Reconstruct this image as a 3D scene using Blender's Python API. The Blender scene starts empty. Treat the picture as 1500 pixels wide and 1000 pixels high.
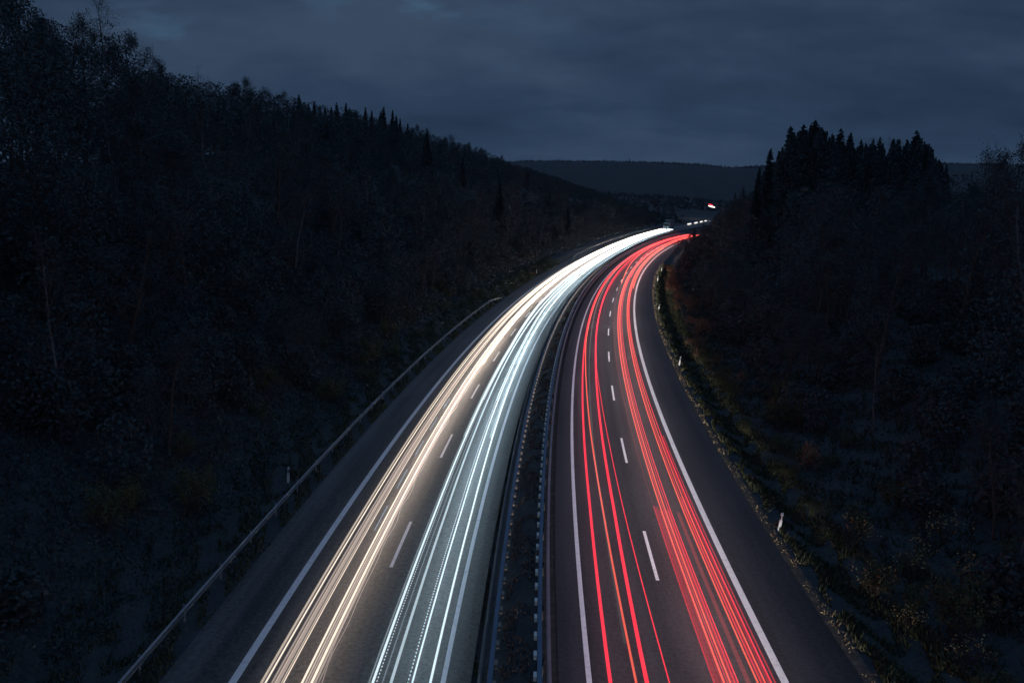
import bpy, math, random
import numpy as np
from mathutils import Vector, Matrix

sc = bpy.context.scene
R = math.radians
random.seed(7)
rng = np.random.default_rng(7)

# ------------------------------------------------------------------ camera
FPX, PITCH, ROLL, CAMZ = 1273.58, R(9.653), R(1.507), 17.45      # focal length in px of a 1500 px wide frame
cam_d = bpy.data.cameras.new('camera')
cam_d.sensor_width = 36.0
cam_d.lens = FPX / 1500 * 36
cam_d.clip_start = 0.5
cam_d.clip_end = 20000
cam = bpy.data.objects.new('camera', cam_d)
sc.collection.objects.link(cam)
fwd = Vector((0, math.cos(PITCH), -math.sin(PITCH)))
up0 = Vector((0, math.sin(PITCH), math.cos(PITCH)))
rt0 = Vector((1, 0, 0))
rt = rt0 * math.cos(ROLL) + up0 * math.sin(ROLL)
up = up0 * math.cos(ROLL) - rt0 * math.sin(ROLL)
cam.matrix_world = Matrix(((rt.x, up.x, -fwd.x, 0), (rt.y, up.y, -fwd.y, 0), (rt.z, up.z, -fwd.z, CAMZ), (0, 0, 0, 1)))
sc.camera = cam

# ------------------------------------------------------------------ world: overcast dusk
SKY_STRENGTH = 0.90
world = bpy.data.worlds.new("World")
sc.world = world
world.use_nodes = True
wn, wl = world.node_tree.nodes, world.node_tree.links
wn.clear()
wo = wn.new('ShaderNodeOutputWorld')
bg = wn.new('ShaderNodeBackground')
sky = wn.new('ShaderNodeTexSky')
sky.sky_type = 'NISHITA'
sky.sun_disc = False
sky.sun_elevation = R(-3.0)
sky.sun_rotation = R(200)
skym = wn.new('ShaderNodeVectorMath'); skym.operation = 'SCALE'; skym.inputs['Scale'].default_value = 0.9
wl.new(sky.outputs[0], skym.inputs[0])
tc = wn.new('ShaderNodeTexCoord')
sep = wn.new('ShaderNodeSeparateXYZ')
wl.new(tc.outputs['Generated'], sep.inputs[0])


def wmath(op, a, b=None, c=None):
    n = wn.new('ShaderNodeMath'); n.operation = op
    for i, v in enumerate((a, b, c)):
        if v is None:
            continue
        if isinstance(v, (int, float)):
            n.inputs[i].default_value = v
        else:
            wl.new(v, n.inputs[i])
    return n.outputs[0]


zc = wmath('MAXIMUM', wmath('ADD', sep.outputs['Z'], 0.27), 0.05)      # cloud deck seen in perspective
cmb = wn.new('ShaderNodeCombineXYZ')
wl.new(wmath('DIVIDE', sep.outputs['X'], zc), cmb.inputs[0])
wl.new(wmath('DIVIDE', sep.outputs['Y'], zc), cmb.inputs[1])


def wnoise(scale, detail, rough, off):
    m = wn.new('ShaderNodeMapping')
    m.inputs['Location'].default_value = off
    m.inputs['Scale'].default_value = (0.75, 1.0, 1.0)
    wl.new(cmb.outputs[0], m.inputs[0])
    n = wn.new('ShaderNodeTexNoise')
    n.inputs['Scale'].default_value = scale
    n.inputs['Detail'].default_value = detail
    n.inputs['Roughness'].default_value = rough
    wl.new(m.outputs[0], n.inputs['Vector'])
    return n.outputs['Fac']


n1 = wnoise(1.15, 6, 0.55, (3.1, 1.7, 0))
n2 = wnoise(3.6, 7, 0.62, (8.3, 5.2, 0))
n3 = wnoise(7.0, 6, 0.6, (1.3, 4.2, 0))
mixn = wmath('ADD', wmath('MULTIPLY', n1, 0.7), wmath('MULTIPLY', n2, 0.3))
ramp = wn.new('ShaderNodeValToRGB')
cr = ramp.color_ramp
cr.elements[0].position = 0.40; cr.elements[0].color = (0.0185, 0.0365, 0.073, 1)
cr.elements[1].position = 0.61; cr.elements[1].color = (0.042, 0.074, 0.130, 1)
e = cr.elements.new(0.50); e.color = (0.0265, 0.052, 0.101, 1)
wl.new(mixn, ramp.inputs[0])
# thin places in the deck, where the sky behind shows through
gaps = None
for px, py, rad, amt in ((213, 28, 0.024, 0.15), (232, 40, 0.016, 0.12), (622, -6, 0.022, 0.20), (608, 8, 0.014, 0.10), (480, -10, 0.03, 0.14), (790, 35, 0.05, 0.06)):
    d = fwd * FPX + rt * (px - 750) - up * (py - 500)
    d.normalize()
    vd = wn.new('ShaderNodeVectorMath'); vd.operation = 'DISTANCE'
    jit = wn.new('ShaderNodeVectorMath'); jit.operation = 'SUBTRACT'
    wl.new(tc.outputs['Generated'], jit.inputs[0]); jit.inputs[1].default_value = d
    scl = wn.new('ShaderNodeVectorMath'); scl.operation = 'MULTIPLY'
    wl.new(jit.outputs[0], scl.inputs[0]); scl.inputs[1].default_value = (0.62, 1.0, 1.35)
    ln = wn.new('ShaderNodeVectorMath'); ln.operation = 'LENGTH'
    wl.new(scl.outputs[0], ln.inputs[0])
    g = wmath('SUBTRACT', 1.0, wmath('DIVIDE', ln.outputs['Value'], rad))
    g = wmath('ADD', g, wmath('MULTIPLY', wmath('SUBTRACT', n3, 0.50), 5.0))
    g = wmath('MULTIPLY', wmath('MINIMUM', wmath('MAXIMUM', g, 0.0), 1.0), wmath('MULTIPLY', wmath('MINIMUM', wmath('MAXIMUM', wmath('SUBTRACT', 2.2, wmath('DIVIDE', ln.outputs['Value'], rad)), 0), 1), amt))
    gaps = g if gaps is None else wmath('ADD', gaps, g)
mixc = wn.new('ShaderNodeMixRGB')
wl.new(gaps, mixc.inputs[0])
wl.new(ramp.outputs[0], mixc.inputs[1])
mixc.inputs[2].default_value = (0.085, 0.21, 0.34, 1)
addc = wn.new('ShaderNodeMixRGB'); addc.blend_type = 'ADD'; addc.inputs[0].default_value = 0.06
wl.new(mixc.outputs[0], addc.inputs[1])
wl.new(skym.outputs[0], addc.inputs[2])
wl.new(addc.outputs[0], bg.inputs[0])
wl.new(wmath('ADD', SKY_STRENGTH, wmath('MULTIPLY', wmath('MAXIMUM', wmath('SUBTRACT', sep.outputs['Z'], 0.24), 0.0), 2.4)), bg.inputs[1])
wl.new(bg.outputs[0], wo.inputs[0])

# the sun is below the cloud deck: only a trace of directional light
sun_d = bpy.data.lights.new('sun', 'SUN')
sun_d.energy = 0.01
sun_d.angle = R(20)
sun_d.color = (0.75, 0.85, 1.0)
sun = bpy.data.objects.new('sun', sun_d)
sun.rotation_euler = (R(70), 0, R(200))
sc.collection.objects.link(sun)

sc.view_settings.view_transform = 'Standard'
sc.view_settings.look = 'None'
sc.view_settings.exposure = 0
sc.view_settings.gamma = 1
sc.view_settings.use_curve_mapping = False
sc.cycles.transparent_max_bounces = 80
sc.cycles.max_bounces = 5
sc.cycles.diffuse_bounces = 2
sc.cycles.glossy_bounces = 2
sc.cycles.use_light_tree = True
sc.cycles.use_denoising = True
sc.cycles.sample_clamp_indirect = 2.0

# ------------------------------------------------------------------ materials
MATS = {}


def mat(name, base, rough=0.7, metal=0.0, spec=0.5, noise=None, bump=None, retro=None):
    """principled material; noise = (scale, second colour, lo, hi); bump = (scale, strength, distance)"""
    if name in MATS:
        return MATS[name]
    m = bpy.data.materials.new(name)
    m.use_nodes = True
    nt = m.node_tree
    b = nt.nodes['Principled BSDF']
    b.inputs['Base Color'].default_value = (*base, 1)
    b.inputs['Roughness'].default_value = rough
    b.inputs['Metallic'].default_value = metal
    b.inputs['Specular IOR Level'].default_value = spec
    geo = nt.nodes.new('ShaderNodeNewGeometry')
    if noise:
        s, c2, lo, hi = noise
        n = nt.nodes.new('ShaderNodeTexNoise')
        n.inputs['Scale'].default_value = s
        n.inputs['Detail'].default_value = 6
        n.inputs['Roughness'].default_value = 0.65
        nt.links.new(geo.outputs['Position'], n.inputs['Vector'])
        rp = nt.nodes.new('ShaderNodeValToRGB')
        rp.color_ramp.elements[0].position = lo
        rp.color_ramp.elements[0].color = (*base, 1)
        rp.color_ramp.elements[1].position = hi
        rp.color_ramp.elements[1].color = (*c2, 1)
        nt.links.new(n.outputs['Fac'], rp.inputs[0])
        nt.links.new(rp.outputs[0], b.inputs['Base Color'])
    if bump:
        s, st, di = bump
        n = nt.nodes.new('ShaderNodeTexNoise')
        n.inputs['Scale'].default_value = s
        n.inputs['Detail'].default_value = 3
        nt.links.new(geo.outputs['Position'], n.inputs['Vector'])
        bp = nt.nodes.new('ShaderNodeBump')
        bp.inputs['Strength'].default_value = st
        bp.inputs['Distance'].default_value = di
        nt.links.new(n.outputs['Fac'], bp.inputs['Height'])
        nt.links.new(bp.outputs[0], b.inputs['Normal'])
    MATS[name] = m
    return m


def asphalt(name, c1, c2):
    """asphalt: aggregate speckle, long worn wheel tracks and patches"""
    m = mat(name, c1, rough=0.62, spec=0.35)
    nt = m.node_tree
    b = nt.nodes['Principled BSDF']
    uv = nt.nodes.new('ShaderNodeUVMap')                # u = along (m), v = across (m)
    geo = nt.nodes.new('ShaderNodeNewGeometry')

    def tex(src, scale, det, vec=(1, 1, 1)):
        mp = nt.nodes.new('ShaderNodeMapping'); mp.inputs['Scale'].default_value = vec
        nt.links.new(src, mp.inputs[0])
        n = nt.nodes.new('ShaderNodeTexNoise'); n.inputs['Scale'].default_value = scale; n.inputs['Detail'].default_value = det
        nt.links.new(mp.outputs[0], n.inputs['Vector'])
        return n.outputs['Fac']

    def mth(op, a, bb):
        n = nt.nodes.new('ShaderNodeMath'); n.operation = op
        for i, v in enumerate((a, bb)):
            if isinstance(v, (int, float)):
                n.inputs[i].default_value = v
            else:
                nt.links.new(v, n.inputs[i])
        return n.outputs[0]
    fine = tex(geo.outputs['Position'], 5.5, 6)
    grain = tex(geo.outputs['Position'], 16.0, 3)
    tracks = tex(uv.outputs[0], 1.0, 4, (0.012, 1.15, 1))
    patch = tex(uv.outputs[0], 1.0, 3, (0.07, 0.35, 1))
    f = mth('ADD', mth('ADD', mth('MULTIPLY', fine, 0.34), mth('MULTIPLY', grain, 0.3)), mth('ADD', mth('MULTIPLY', tracks, 0.46), mth('MULTIPLY', patch, 0.24)))
    rp = nt.nodes.new('ShaderNodeValToRGB')
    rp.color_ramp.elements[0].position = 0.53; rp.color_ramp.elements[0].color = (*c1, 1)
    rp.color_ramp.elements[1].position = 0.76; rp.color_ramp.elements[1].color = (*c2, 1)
    nt.links.new(f, rp.inputs[0])
    nt.links.new(rp.outputs[0], b.inputs['Base Color'])
    bp = nt.nodes.new('ShaderNodeBump'); bp.inputs['Strength'].default_value = 0.35; bp.inputs['Distance'].default_value = 0.012
    nt.links.new(mth('ADD', grain, fine), bp.inputs['Height'])
    nt.links.new(bp.outputs[0], b.inputs['Normal'])
    return m


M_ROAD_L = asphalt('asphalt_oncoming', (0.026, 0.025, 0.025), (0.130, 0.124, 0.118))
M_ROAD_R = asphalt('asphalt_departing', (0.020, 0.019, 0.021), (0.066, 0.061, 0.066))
M_PAINT = mat('road_paint', (0.80, 0.80, 0.82), rough=0.5, noise=(3.5, (0.60, 0.60, 0.62), 0.52, 0.68), bump=(60, 0.2, 0.004))
M_KERB = mat('verge_soil', (0.055, 0.048, 0.040), rough=0.95, noise=(2.5, (0.13, 0.11, 0.085), 0.45, 0.7), bump=(12, 0.5, 0.05))
M_GROUND = mat('forest_floor', (0.034, 0.042, 0.048), rough=0.95, noise=(0.8, (0.055, 0.064, 0.068), 0.4, 0.65), bump=(3, 0.6, 0.2))
M_HILL = mat('hill_wood', (0.024, 0.030, 0.032), rough=0.95, noise=(0.02, (0.036, 0.042, 0.044), 0.4, 0.65), bump=(0.1, 1.0, 6))
M_VALLEY = mat('valley_meadow', (0.028, 0.034, 0.034), rough=0.95, noise=(0.01, (0.045, 0.050, 0.050), 0.4, 0.65))
M_SHADE_DARK = mat('shade_dark_steel', (0.018, 0.018, 0.018), rough=0.9)  # near-black steel: guardrail groove shade put into the colour, also median posts
M_STEEL_OLD = mat('weathered_steel', (0.16, 0.165, 0.17), rough=0.65, metal=0.3, noise=(1.3, (0.11, 0.11, 0.115), 0.4, 0.7))
M_STEEL = mat('galvanised_steel', (0.40, 0.39, 0.41), rough=0.5, metal=0.4, noise=(1.3, (0.27, 0.265, 0.28), 0.4, 0.7))
M_BLUE = mat('box_rail_steel', (0.15, 0.21, 0.30), rough=0.5, metal=0.3, noise=(1.0, (0.11, 0.16, 0.24), 0.4, 0.7))  # blue of the reflected sky put into the base colour
M_BLOCK = mat('spacer_steel', (0.80, 0.77, 0.70), rough=0.55, metal=0.2)
M_GALV = mat('dull_spacer_steel', (0.30, 0.24, 0.20), rough=0.6, metal=0.3)
M_WHITE = mat('white_plastic', (0.80, 0.80, 0.80), rough=0.4)
M_BLACK = mat('black_plastic', (0.02, 0.02, 0.02), rough=0.5)
M_ORANGE = mat('orange_plastic', (0.25, 0.06, 0.03), rough=0.5)
M_REFL = mat('reflector', (0.8, 0.8, 0.75), rough=0.15)
M_CONC = mat('concrete', (0.42, 0.39, 0.37), rough=0.85, noise=(0.7, (0.22, 0.21, 0.20), 0.4, 0.7))
M_TRUCK = mat('truck_paint', (0.10, 0.20, 0.26), rough=0.35, noise=(0.9, (0.10, 0.20, 0.27), 0.4, 0.6))
M_TARP = mat('trailer_tarpaulin', (0.12, 0.18, 0.22), rough=0.6, noise=(0.6, (0.11, 0.16, 0.2), 0.4, 0.6))
M_GLASS = mat('dark_glass', (0.02, 0.03, 0.04), rough=0.08)
M_RUBBER = mat('rubber', (0.02, 0.02, 0.02), rough=0.8)
M_BARK = mat('bark', (0.07, 0.055, 0.045), rough=0.9, noise=(3, (0.11, 0.09, 0.075), 0.4, 0.7))
M_BIRCHBARK = mat('birch_bark', (0.15, 0.15, 0.15), rough=0.8, noise=(5, (0.08, 0.07, 0.065), 0.52, 0.60))
M_TWIG = mat('twig', (0.085, 0.06, 0.05), rough=0.9)


def leafmat(name, c1, c2, scale=0.9):
    m = mat(name, c1, rough=0.75, spec=0.15, noise=(scale, c2, 0.38, 0.66))
    return m


M_LEAF_A = leafmat('autumn_leaf_green', (0.052, 0.072, 0.078), (0.088, 0.108, 0.108))
M_LEAF_B = leafmat('autumn_leaf_brown', (0.062, 0.073, 0.078), (0.092, 0.104, 0.100))
M_NEEDLE = leafmat('spruce_needle', (0.055, 0.078, 0.084), (0.085, 0.112, 0.115))
M_SHRUB = leafmat('shrub_leaf', (0.065, 0.085, 0.045), (0.13, 0.12, 0.055), 2.5)
M_SHRUB_Y = leafmat('yellow_shrub_leaf', (0.34, 0.28, 0.12), (0.62, 0.50, 0.22), 2.5)
M_BRACKEN = leafmat('rust_brown_shrub_leaf', (0.22, 0.12, 0.075), (0.33, 0.19, 0.11), 2.5)
M_GRASS = leafmat('verge_grass_blade', (0.035, 0.046, 0.028), (0.080, 0.082, 0.042), 1.5)
M_SLOPE = leafmat('slope_grass_blade', (0.060, 0.074, 0.070), (0.105, 0.112, 0.092), 0.5)
M_MEDWEED = leafmat('brown_weed_blade', (0.075, 0.055, 0.045), (0.12, 0.09, 0.07), 1.5)
M_DRY = leafmat('dry_grass_blade', (0.10, 0.082, 0.048), (0.20, 0.165, 0.09), 2.0)
M_LITTER = leafmat('fallen_leaf', (0.14, 0.105, 0.06), (0.30, 0.225, 0.11), 4.0)


def glow(name, col, near, far, y0=22.0, y1=230.0):
    """light with no body: adds to what lies behind it; lamps shine down the road, so it is stronger farther off"""
    m = bpy.data.materials.new(name)
    m.use_nodes = True
    nt = m.node_tree
    nt.nodes.clear()
    out = nt.nodes.new('ShaderNodeOutputMaterial')
    em = nt.nodes.new('ShaderNodeEmission')
    tr = nt.nodes.new('ShaderNodeBsdfTransparent')
    ad = nt.nodes.new('ShaderNodeAddShader')
    em.inputs[0].default_value = (*col, 1)
    geo = nt.nodes.new('ShaderNodeNewGeometry')
    sp = nt.nodes.new('ShaderNodeSeparateXYZ')
    mr = nt.nodes.new('ShaderNodeMapRange')
    mr.interpolation_type = 'SMOOTHSTEP'
    mr.inputs['From Min'].default_value = y0
    mr.inputs['From Max'].default_value = y1
    mr.inputs['To Min'].default_value = near
    mr.inputs['To Max'].default_value = far
    nt.links.new(geo.outputs['Position'], sp.inputs[0])
    nt.links.new(sp.outputs['Y'], mr.inputs[0])
    nt.links.new(mr.outputs[0], em.inputs[1])
    nt.links.new(em.outputs[0], ad.inputs[0])
    nt.links.new(tr.outputs[0], ad.inputs[1])
    nt.links.new(ad.outputs[0], out.inputs[0])
    m.cycles.emission_sampling = 'NONE'
    return m


# ------------------------------------------------------------------ helpers
def link(o, parent=None):
    sc.collection.objects.link(o)
    if parent is not None:
        o.parent = parent
    return o


def tag(o, label=None, cat=None, group=None, kind=None):
    if label: o['label'] = label
    if cat: o['category'] = cat
    if group: o['group'] = group
    if kind: o['kind'] = kind
    return o


def empty(name, loc=(0, 0, 0), rz=0.0):
    o = bpy.data.objects.new(name, None)
    o.location = loc
    o.rotation_euler = (0, 0, rz)
    o.empty_display_size = 0.3
    return link(o)


class MB:
    """collects boxes, tubes, quads into one mesh"""
    def __init__(self):
        self.v = []; self.f = []; self.uv = None

    def add(self, vs, fs):
        n = len(self.v)
        self.v += [tuple(p) for p in vs]
        self.f += [tuple(i + n for i in f) for f in fs]

    def box(self, c, s, rz=0.0, taper=1.0, tilt=None):
        hx, hy, hz = s[0] / 2, s[1] / 2, s[2] / 2
        cs, sn = math.cos(rz), math.sin(rz)
        vs = []
        for dz in (-1, 1):
            t = taper if dz > 0 else 1.0
            for dx, dy in ((-1, -1), (1, -1), (1, 1), (-1, 1)):
                x, y = dx * hx * t, dy * hy * t
                vs.append((c[0] + x * cs - y * sn, c[1] + x * sn + y * cs, c[2] + dz * hz))
        self.add(vs, [(3, 2, 1, 0), (4, 5, 6, 7), (0, 1, 5, 4), (1, 2, 6, 5), (2, 3, 7, 6), (3, 0, 4, 7)])

    def cyl(self, a, b, r0, r1, n=8, cap=True):
        a, b = Vector(a), Vector(b)
        d = (b - a).normalized()
        u = d.orthogonal().normalized(); w = d.cross(u)
        vs = []
        for p, r in ((a, r0), (b, r1)):
            for i in range(n):
                t = 2 * math.pi * i / n
                vs.append(p + u * math.cos(t) * r + w * math.sin(t) * r)
        fs = [(i, (i + 1) % n, n + (i + 1) % n, n + i) for i in range(n)]
        if cap:
            fs += [tuple(range(n - 1, -1, -1)), tuple(range(n, 2 * n))]
        self.add(vs, fs)

    def build(self, name, m, parent=None, smooth=False):
        me = bpy.data.meshes.new(name)
        me.from_pydata(self.v, [], self.f)
        me.materials.append(m)
        if smooth:
            me.polygons.foreach_set('use_smooth', [True] * len(me.polygons))
        return link(bpy.data.objects.new(name, me), parent)


def quads_mesh(name, V, m):
    """V: (n,4,3) array -> mesh of n loose quads"""
    V = np.asarray(V, dtype=np.float32)
    n = len(V)
    me = bpy.data.meshes.new(name)
    me.vertices.add(n * 4)
    me.vertices.foreach_set('co', V.reshape(-1))
    me.loops.add(n * 4)
    me.loops.foreach_set('vertex_index', np.arange(n * 4, dtype=np.int32))
    me.polygons.add(n)
    me.polygons.foreach_set('loop_start', np.arange(0, n * 4, 4, dtype=np.int32))
    me.polygons.foreach_set('loop_total', np.full(n, 4, dtype=np.int32))
    me.update()
    me.materials.append(m)
    return me


def leaf_quads(P, size, flat=0.0, aspect=0.62):
    """random leaf-shaped quads (diamonds) at points P"""
    n = len(P)
    a = rng.normal(size=(n, 3)); a[:, 2] *= (1 - flat)
    a /= np.linalg.norm(a, axis=1)[:, None] + 1e-9
    b = rng.normal(size=(n, 3)); b[:, 2] *= (1 - flat)
    b -= (a * b).sum(1)[:, None] * a
    b /= np.linalg.norm(b, axis=1)[:, None] + 1e-9
    s = (np.asarray(size) * rng.uniform(0.6, 1.35, n))[:, None] * 0.5
    return np.stack([P - a * s, P + b * s * aspect, P + a * s, P - b * s * aspect], axis=1)


# ------------------------------------------------------------------ road alignment (s metres along, o metres right of the inner edge line of the departing carriageway)
S = np.arange(-60.0, 760.0, 1.0)
U = np.clip(S, -10, 385) / 100
K = (1.2371 - 0.6552 * U + 0.6322 * U**2 - 0.3161 * U**3 + 0.0524 * U**4) * 1e-3
K = np.where(S > 385, np.maximum(1.5e-3 - (S - 385) * 4.5e-5, -0.35e-3), K)
i0 = int(np.where(S == -10)[0][0])
TH = np.concatenate([[0], np.cumsum((K[1:] + K[:-1]) / 2)]); TH += -0.01958 - TH[i0]
X = np.concatenate([[0], np.cumsum(np.sin((TH[1:] + TH[:-1]) / 2))]); X += 2.970 - X[i0]
Y = np.concatenate([[0], np.cumsum(np.cos((TH[1:] + TH[:-1]) / 2))]); Y += -10 - Y[i0]


def dz_left(s):
    u = np.clip(s, 0, 420) / 100
    return -0.0585 - 1.1395 * u + 0.4042 * u * u


def zroad(s, o):
    """height of the paved surfaces: the oncoming carriageway lies a little lower than the other"""
    t = np.clip((np.asarray(o, dtype=float) + 4.3) / 3.2, 0, 1)
    return -0.0003 * np.asarray(s, dtype=float) - 0.0042 * np.clip(o, -19, 14) + dz_left(s) * (1 - t)


def pt(s, o, h=0.0):
    x = np.interp(s, S, X); y = np.interp(s, S, Y); th = np.interp(s, S, TH)
    return x + o * np.cos(th), y - o * np.sin(th), zroad(s, o) + h


def so(x, y):
    """world -> (s, o)"""
    x = np.asarray(x, dtype=float); y = np.asarray(y, dtype=float)
    q = np.stack([X, Y], 1)[::4]
    d = (x[..., None] - q[:, 0])**2 + (y[..., None] - q[:, 1])**2
    i = d.argmin(-1) * 4
    s = S[i]
    for _ in range(3):
        rx = x - np.interp(s, S, X); ry = y - np.interp(s, S, Y); th = np.interp(s, S, TH)
        s = np.clip(s + rx * np.sin(th) + ry * np.cos(th), S[0], S[-1])
    rx = x - np.interp(s, S, X); ry = y - np.interp(s, S, Y); th = np.interp(s, S, TH)
    return s, rx * np.cos(th) - ry * np.sin(th)


def sight(px, py, dist_y):
    """the point at distance dist_y (world Y) seen at px, py of the 1500 px photograph: used to read heights off it"""
    d = fwd * FPX + rt * (px - 750) - up * (py - 500)
    k = dist_y / d.y
    return d.x * k, dist_y, CAMZ + d.z * k


def to_px(x, y, z):
    v = Vector((x, y, z - CAMZ))
    d = v.dot(fwd)
    return 750 + FPX * v.dot(rt) / d, 500 - FPX * v.dot(up) / d


# terrain: crest line of the left hill and of the wooded bank on the right
LC = [(-200, -60, 60, 19), (0, -30, 95, 18), (180, 70, 140, 18), (300, 112, 195, 16), (430, 140, 240, 15), (520, 160, 290, 15), (600, 184, 340, 15),
      (700, 216, 410, 14), (750, 238, 470, 13), (800, 253, 540, 13), (870, 276, 600, 12), (930, 301, 680, 11), (965, 316, 740, 10)]
lc = []
for px, py, yy, th_ in LC:
    x, y, z = sight(px, py, yy)
    s_, o_ = so(x, y)
    lc.append((float(s_), float(o_), z - th_))
lc.sort()
LCS = np.array([c[0] for c in lc]); LCO = np.array([c[1] for c in lc]); LCZ = np.array([c[2] for c in lc])
print('left crest', [(round(a), round(b), round(c, 1)) for a, b, c in lc])


def bumpy(x, y):
    return (np.sin(x * 0.13 + 1.3 * np.sin(y * 0.07)) + np.sin(y * 0.11 + 1.1 * np.sin(x * 0.09 + 2)) + 0.5 * np.sin(x * 0.41 + y * 0.23) + 0.5 * np.sin(y * 0.37 - x * 0.29)) * 0.33


def ground_so(s, o, x, y):
    s = np.asarray(s, dtype=float); o = np.asarray(o, dtype=float)
    base = zroad(s, o)
    oc = np.interp(s, LCS, LCO); zc_ = np.interp(s, LCS, LCZ)
    # left
    tl = np.clip((-18.6 - o) / np.maximum(-18.6 - oc, 1), 0, 1)
    left = base + (zc_ - base) * (0.30 * tl + 0.70 * np.sin(tl * math.pi / 2)**1.15)
    beyond = np.clip(oc - o, 0, None)
    left = left - beyond * 0.10 - 0.0004 * beyond**2
    left = np.maximum(left, -3) + bumpy(x, y) * np.clip((-21 - o) / 8, 0, 1) * 1.1
    # right: narrow ditch, then a bank
    hb = np.interp(s, [-60, 40, 120, 200, 300, 420, 520, 760], [7, 7, 7.5, 7.5, 6, 4, 1.0, 0.0])
    tr_ = np.clip((o - 13.0) / 17, 0, 1)
    right = base - 0.35 * np.exp(-((o - 12.3) / 0.9)**2) + hb * (tr_ * tr_ * (3 - 2 * tr_)) + bumpy(x, y) * np.clip((o - 15) / 8, 0, 1) * 0.6
    # median: a shallow trough
    med = base - 0.18
    g = np.where(o < -16.5, left, np.where(o > 10.2, right, base - 0.12))
    g = np.where((o > -4.4) & (o < -1.0), med, g)
    verge = (o <= -15.6) & (o > -18.6)
    g = np.where(verge, base - 0.03 - 0.05 * np.clip((-15.6 - o), 0, 1), g)
    return g


def ground_z(x, y):
    s, o = so(x, y)
    return ground_so(s, o, x, y)


# ------------------------------------------------------------------ ground sheets
def grid_obj(name, ss, oo, zf, m, uv=True, flip=False):
    A, B = np.meshgrid(ss, oo, indexing='ij')
    x = np.interp(A, S, X) + B * np.cos(np.interp(A, S, TH))
    y = np.interp(A, S, Y) - B * np.sin(np.interp(A, S, TH))
    z = zf(A, B, x, y)
    n1_, n2_ = A.shape
    V = np.stack([x, y, z], -1).reshape(-1, 3).astype(np.float32)
    idx = np.arange(n1_ * n2_).reshape(n1_, n2_)
    F = np.stack([idx[:-1, :-1], idx[:-1, 1:], idx[1:, 1:], idx[1:, :-1]], -1).reshape(-1, 4)
    me = bpy.data.meshes.new(name)
    me.from_pydata(V.tolist(), [], F.tolist())
    me.materials.append(m)
    if uv:
        l = me.uv_layers.new(name='UVMap')
        vi = np.zeros(len(me.loops), dtype=np.int32)
        me.loops.foreach_get('vertex_index', vi)
        uvs = np.stack([A.reshape(-1), B.reshape(-1)], -1)[vi]
        l.data.foreach_set('uv', uvs.astype(np.float32).reshape(-1))
    me.polygons.foreach_set('use_smooth', [True] * len(me.polygons))
    return link(bpy.data.objects.new(name, me))


s_all = np.arange(-60, 756, 3.0)
o_t = np.concatenate([np.arange(-150, -40, 5.0), np.arange(-40, -19, 1.5), [-18.6, -17.6, -16.6, -15.6, -15.3, -4.6, -4.25, -3.6, -2.7, -1.8, -1.15, -0.9, 9.9, 10.35, 11, 11.7, 12.3, 13, 14], np.arange(15.5, 46, 2.0), np.arange(48, 150, 6.0)])
tag(grid_obj('ground', s_all, o_t, lambda s, o, x, y: ground_so(s, o, x, y), M_GROUND), kind='structure')
# the valley floor and everything out to the horizon
g = MB()
g.add([(-9000, -3000, -3.2), (9000, -3000, -3.2), (9000, 15000, -3.2), (-9000, 15000, -3.2)], [(0, 1, 2, 3)])
tag(g.build('valley_floor', M_VALLEY), kind='structure')


def sheet(name, o0, o1, h, m, s0=-60, s1=755, step=2.0, no=2):
    return grid_obj(name, np.arange(s0, s1 + 0.01, step), np.linspace(o0, o1, no), lambda s, o, x, y: zroad(s, o) + h, m)


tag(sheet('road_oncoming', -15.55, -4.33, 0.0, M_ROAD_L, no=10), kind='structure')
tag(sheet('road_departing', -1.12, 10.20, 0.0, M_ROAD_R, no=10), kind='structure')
tag(sheet('verge_soil_strip', 10.205, 10.75, 0.015, M_KERB), kind='structure')
tag(sheet('median_soil_strip', -1.9, -1.125, -0.01, M_KERB), kind='structure')

# painted markings, one sheet each
tag(sheet('lane_marking_outer_solid', -13.11, -12.81, 0.004, M_PAINT), kind='structure')
tag(sheet('lane_marking_inner_solid', -5.45, -5.26, 0.004, M_PAINT), kind='structure')
tag(sheet('lane_marking_median_solid', -0.10, 0.10, 0.004, M_PAINT), kind='structure')
tag(sheet('lane_marking_shoulder_solid', 7.09, 7.39, 0.004, M_PAINT, s1=330), kind='structure')


def dashes(name, o, w, s_first, period=18.0, ln=6.0, s_end=430, s_start=-60):
    mb = MB()
    s = s_first
    while s - ln > s_start: s -= period
    while s < s_end:
        q = np.linspace(s - ln, s, 4)
        vs = []
        for a in q:
            for oo in (o - w / 2, o + w / 2):
                vs.append(pt(a, oo, 0.004))
        mb.add(vs, [(0 + 2 * i, 1 + 2 * i, 3 + 2 * i, 2 + 2 * i) for i in range(3)])
        s += period
    return tag(mb.build(name, M_PAINT), kind='structure')


dashes('lane_marking_oncoming_dashes', -9.008, 0.16, 45.08)
dashes('lane_marking_departing_dashes', 3.62, 0.16, 44.04)
dashes('lane_marking_exit_dashes', 7.24, 0.30, 346.0, period=12, s_start=330, s_end=420)

# ------------------------------------------------------------------ rails
def profile_sweep(mb, prof, ss, o0, hfun=lambda s: 0.0, ofun=None):
    """prof: list of (do, dz) open polyline"""
    rows = []
    for s in ss:
        oo = o0 if ofun is None else ofun(s)
        rows.append([pt(s, oo + a, b + hfun(s)) for a, b in prof])
    n = len(prof)
    vs = [p for r in rows for p in r]
    fs = []
    for i in range(len(rows) - 1):
        for j in range(n - 1):
            fs.append((i * n + j, i * n + j + 1, (i + 1) * n + j + 1, (i + 1) * n + j))
    mb.add(vs, fs)


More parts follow.
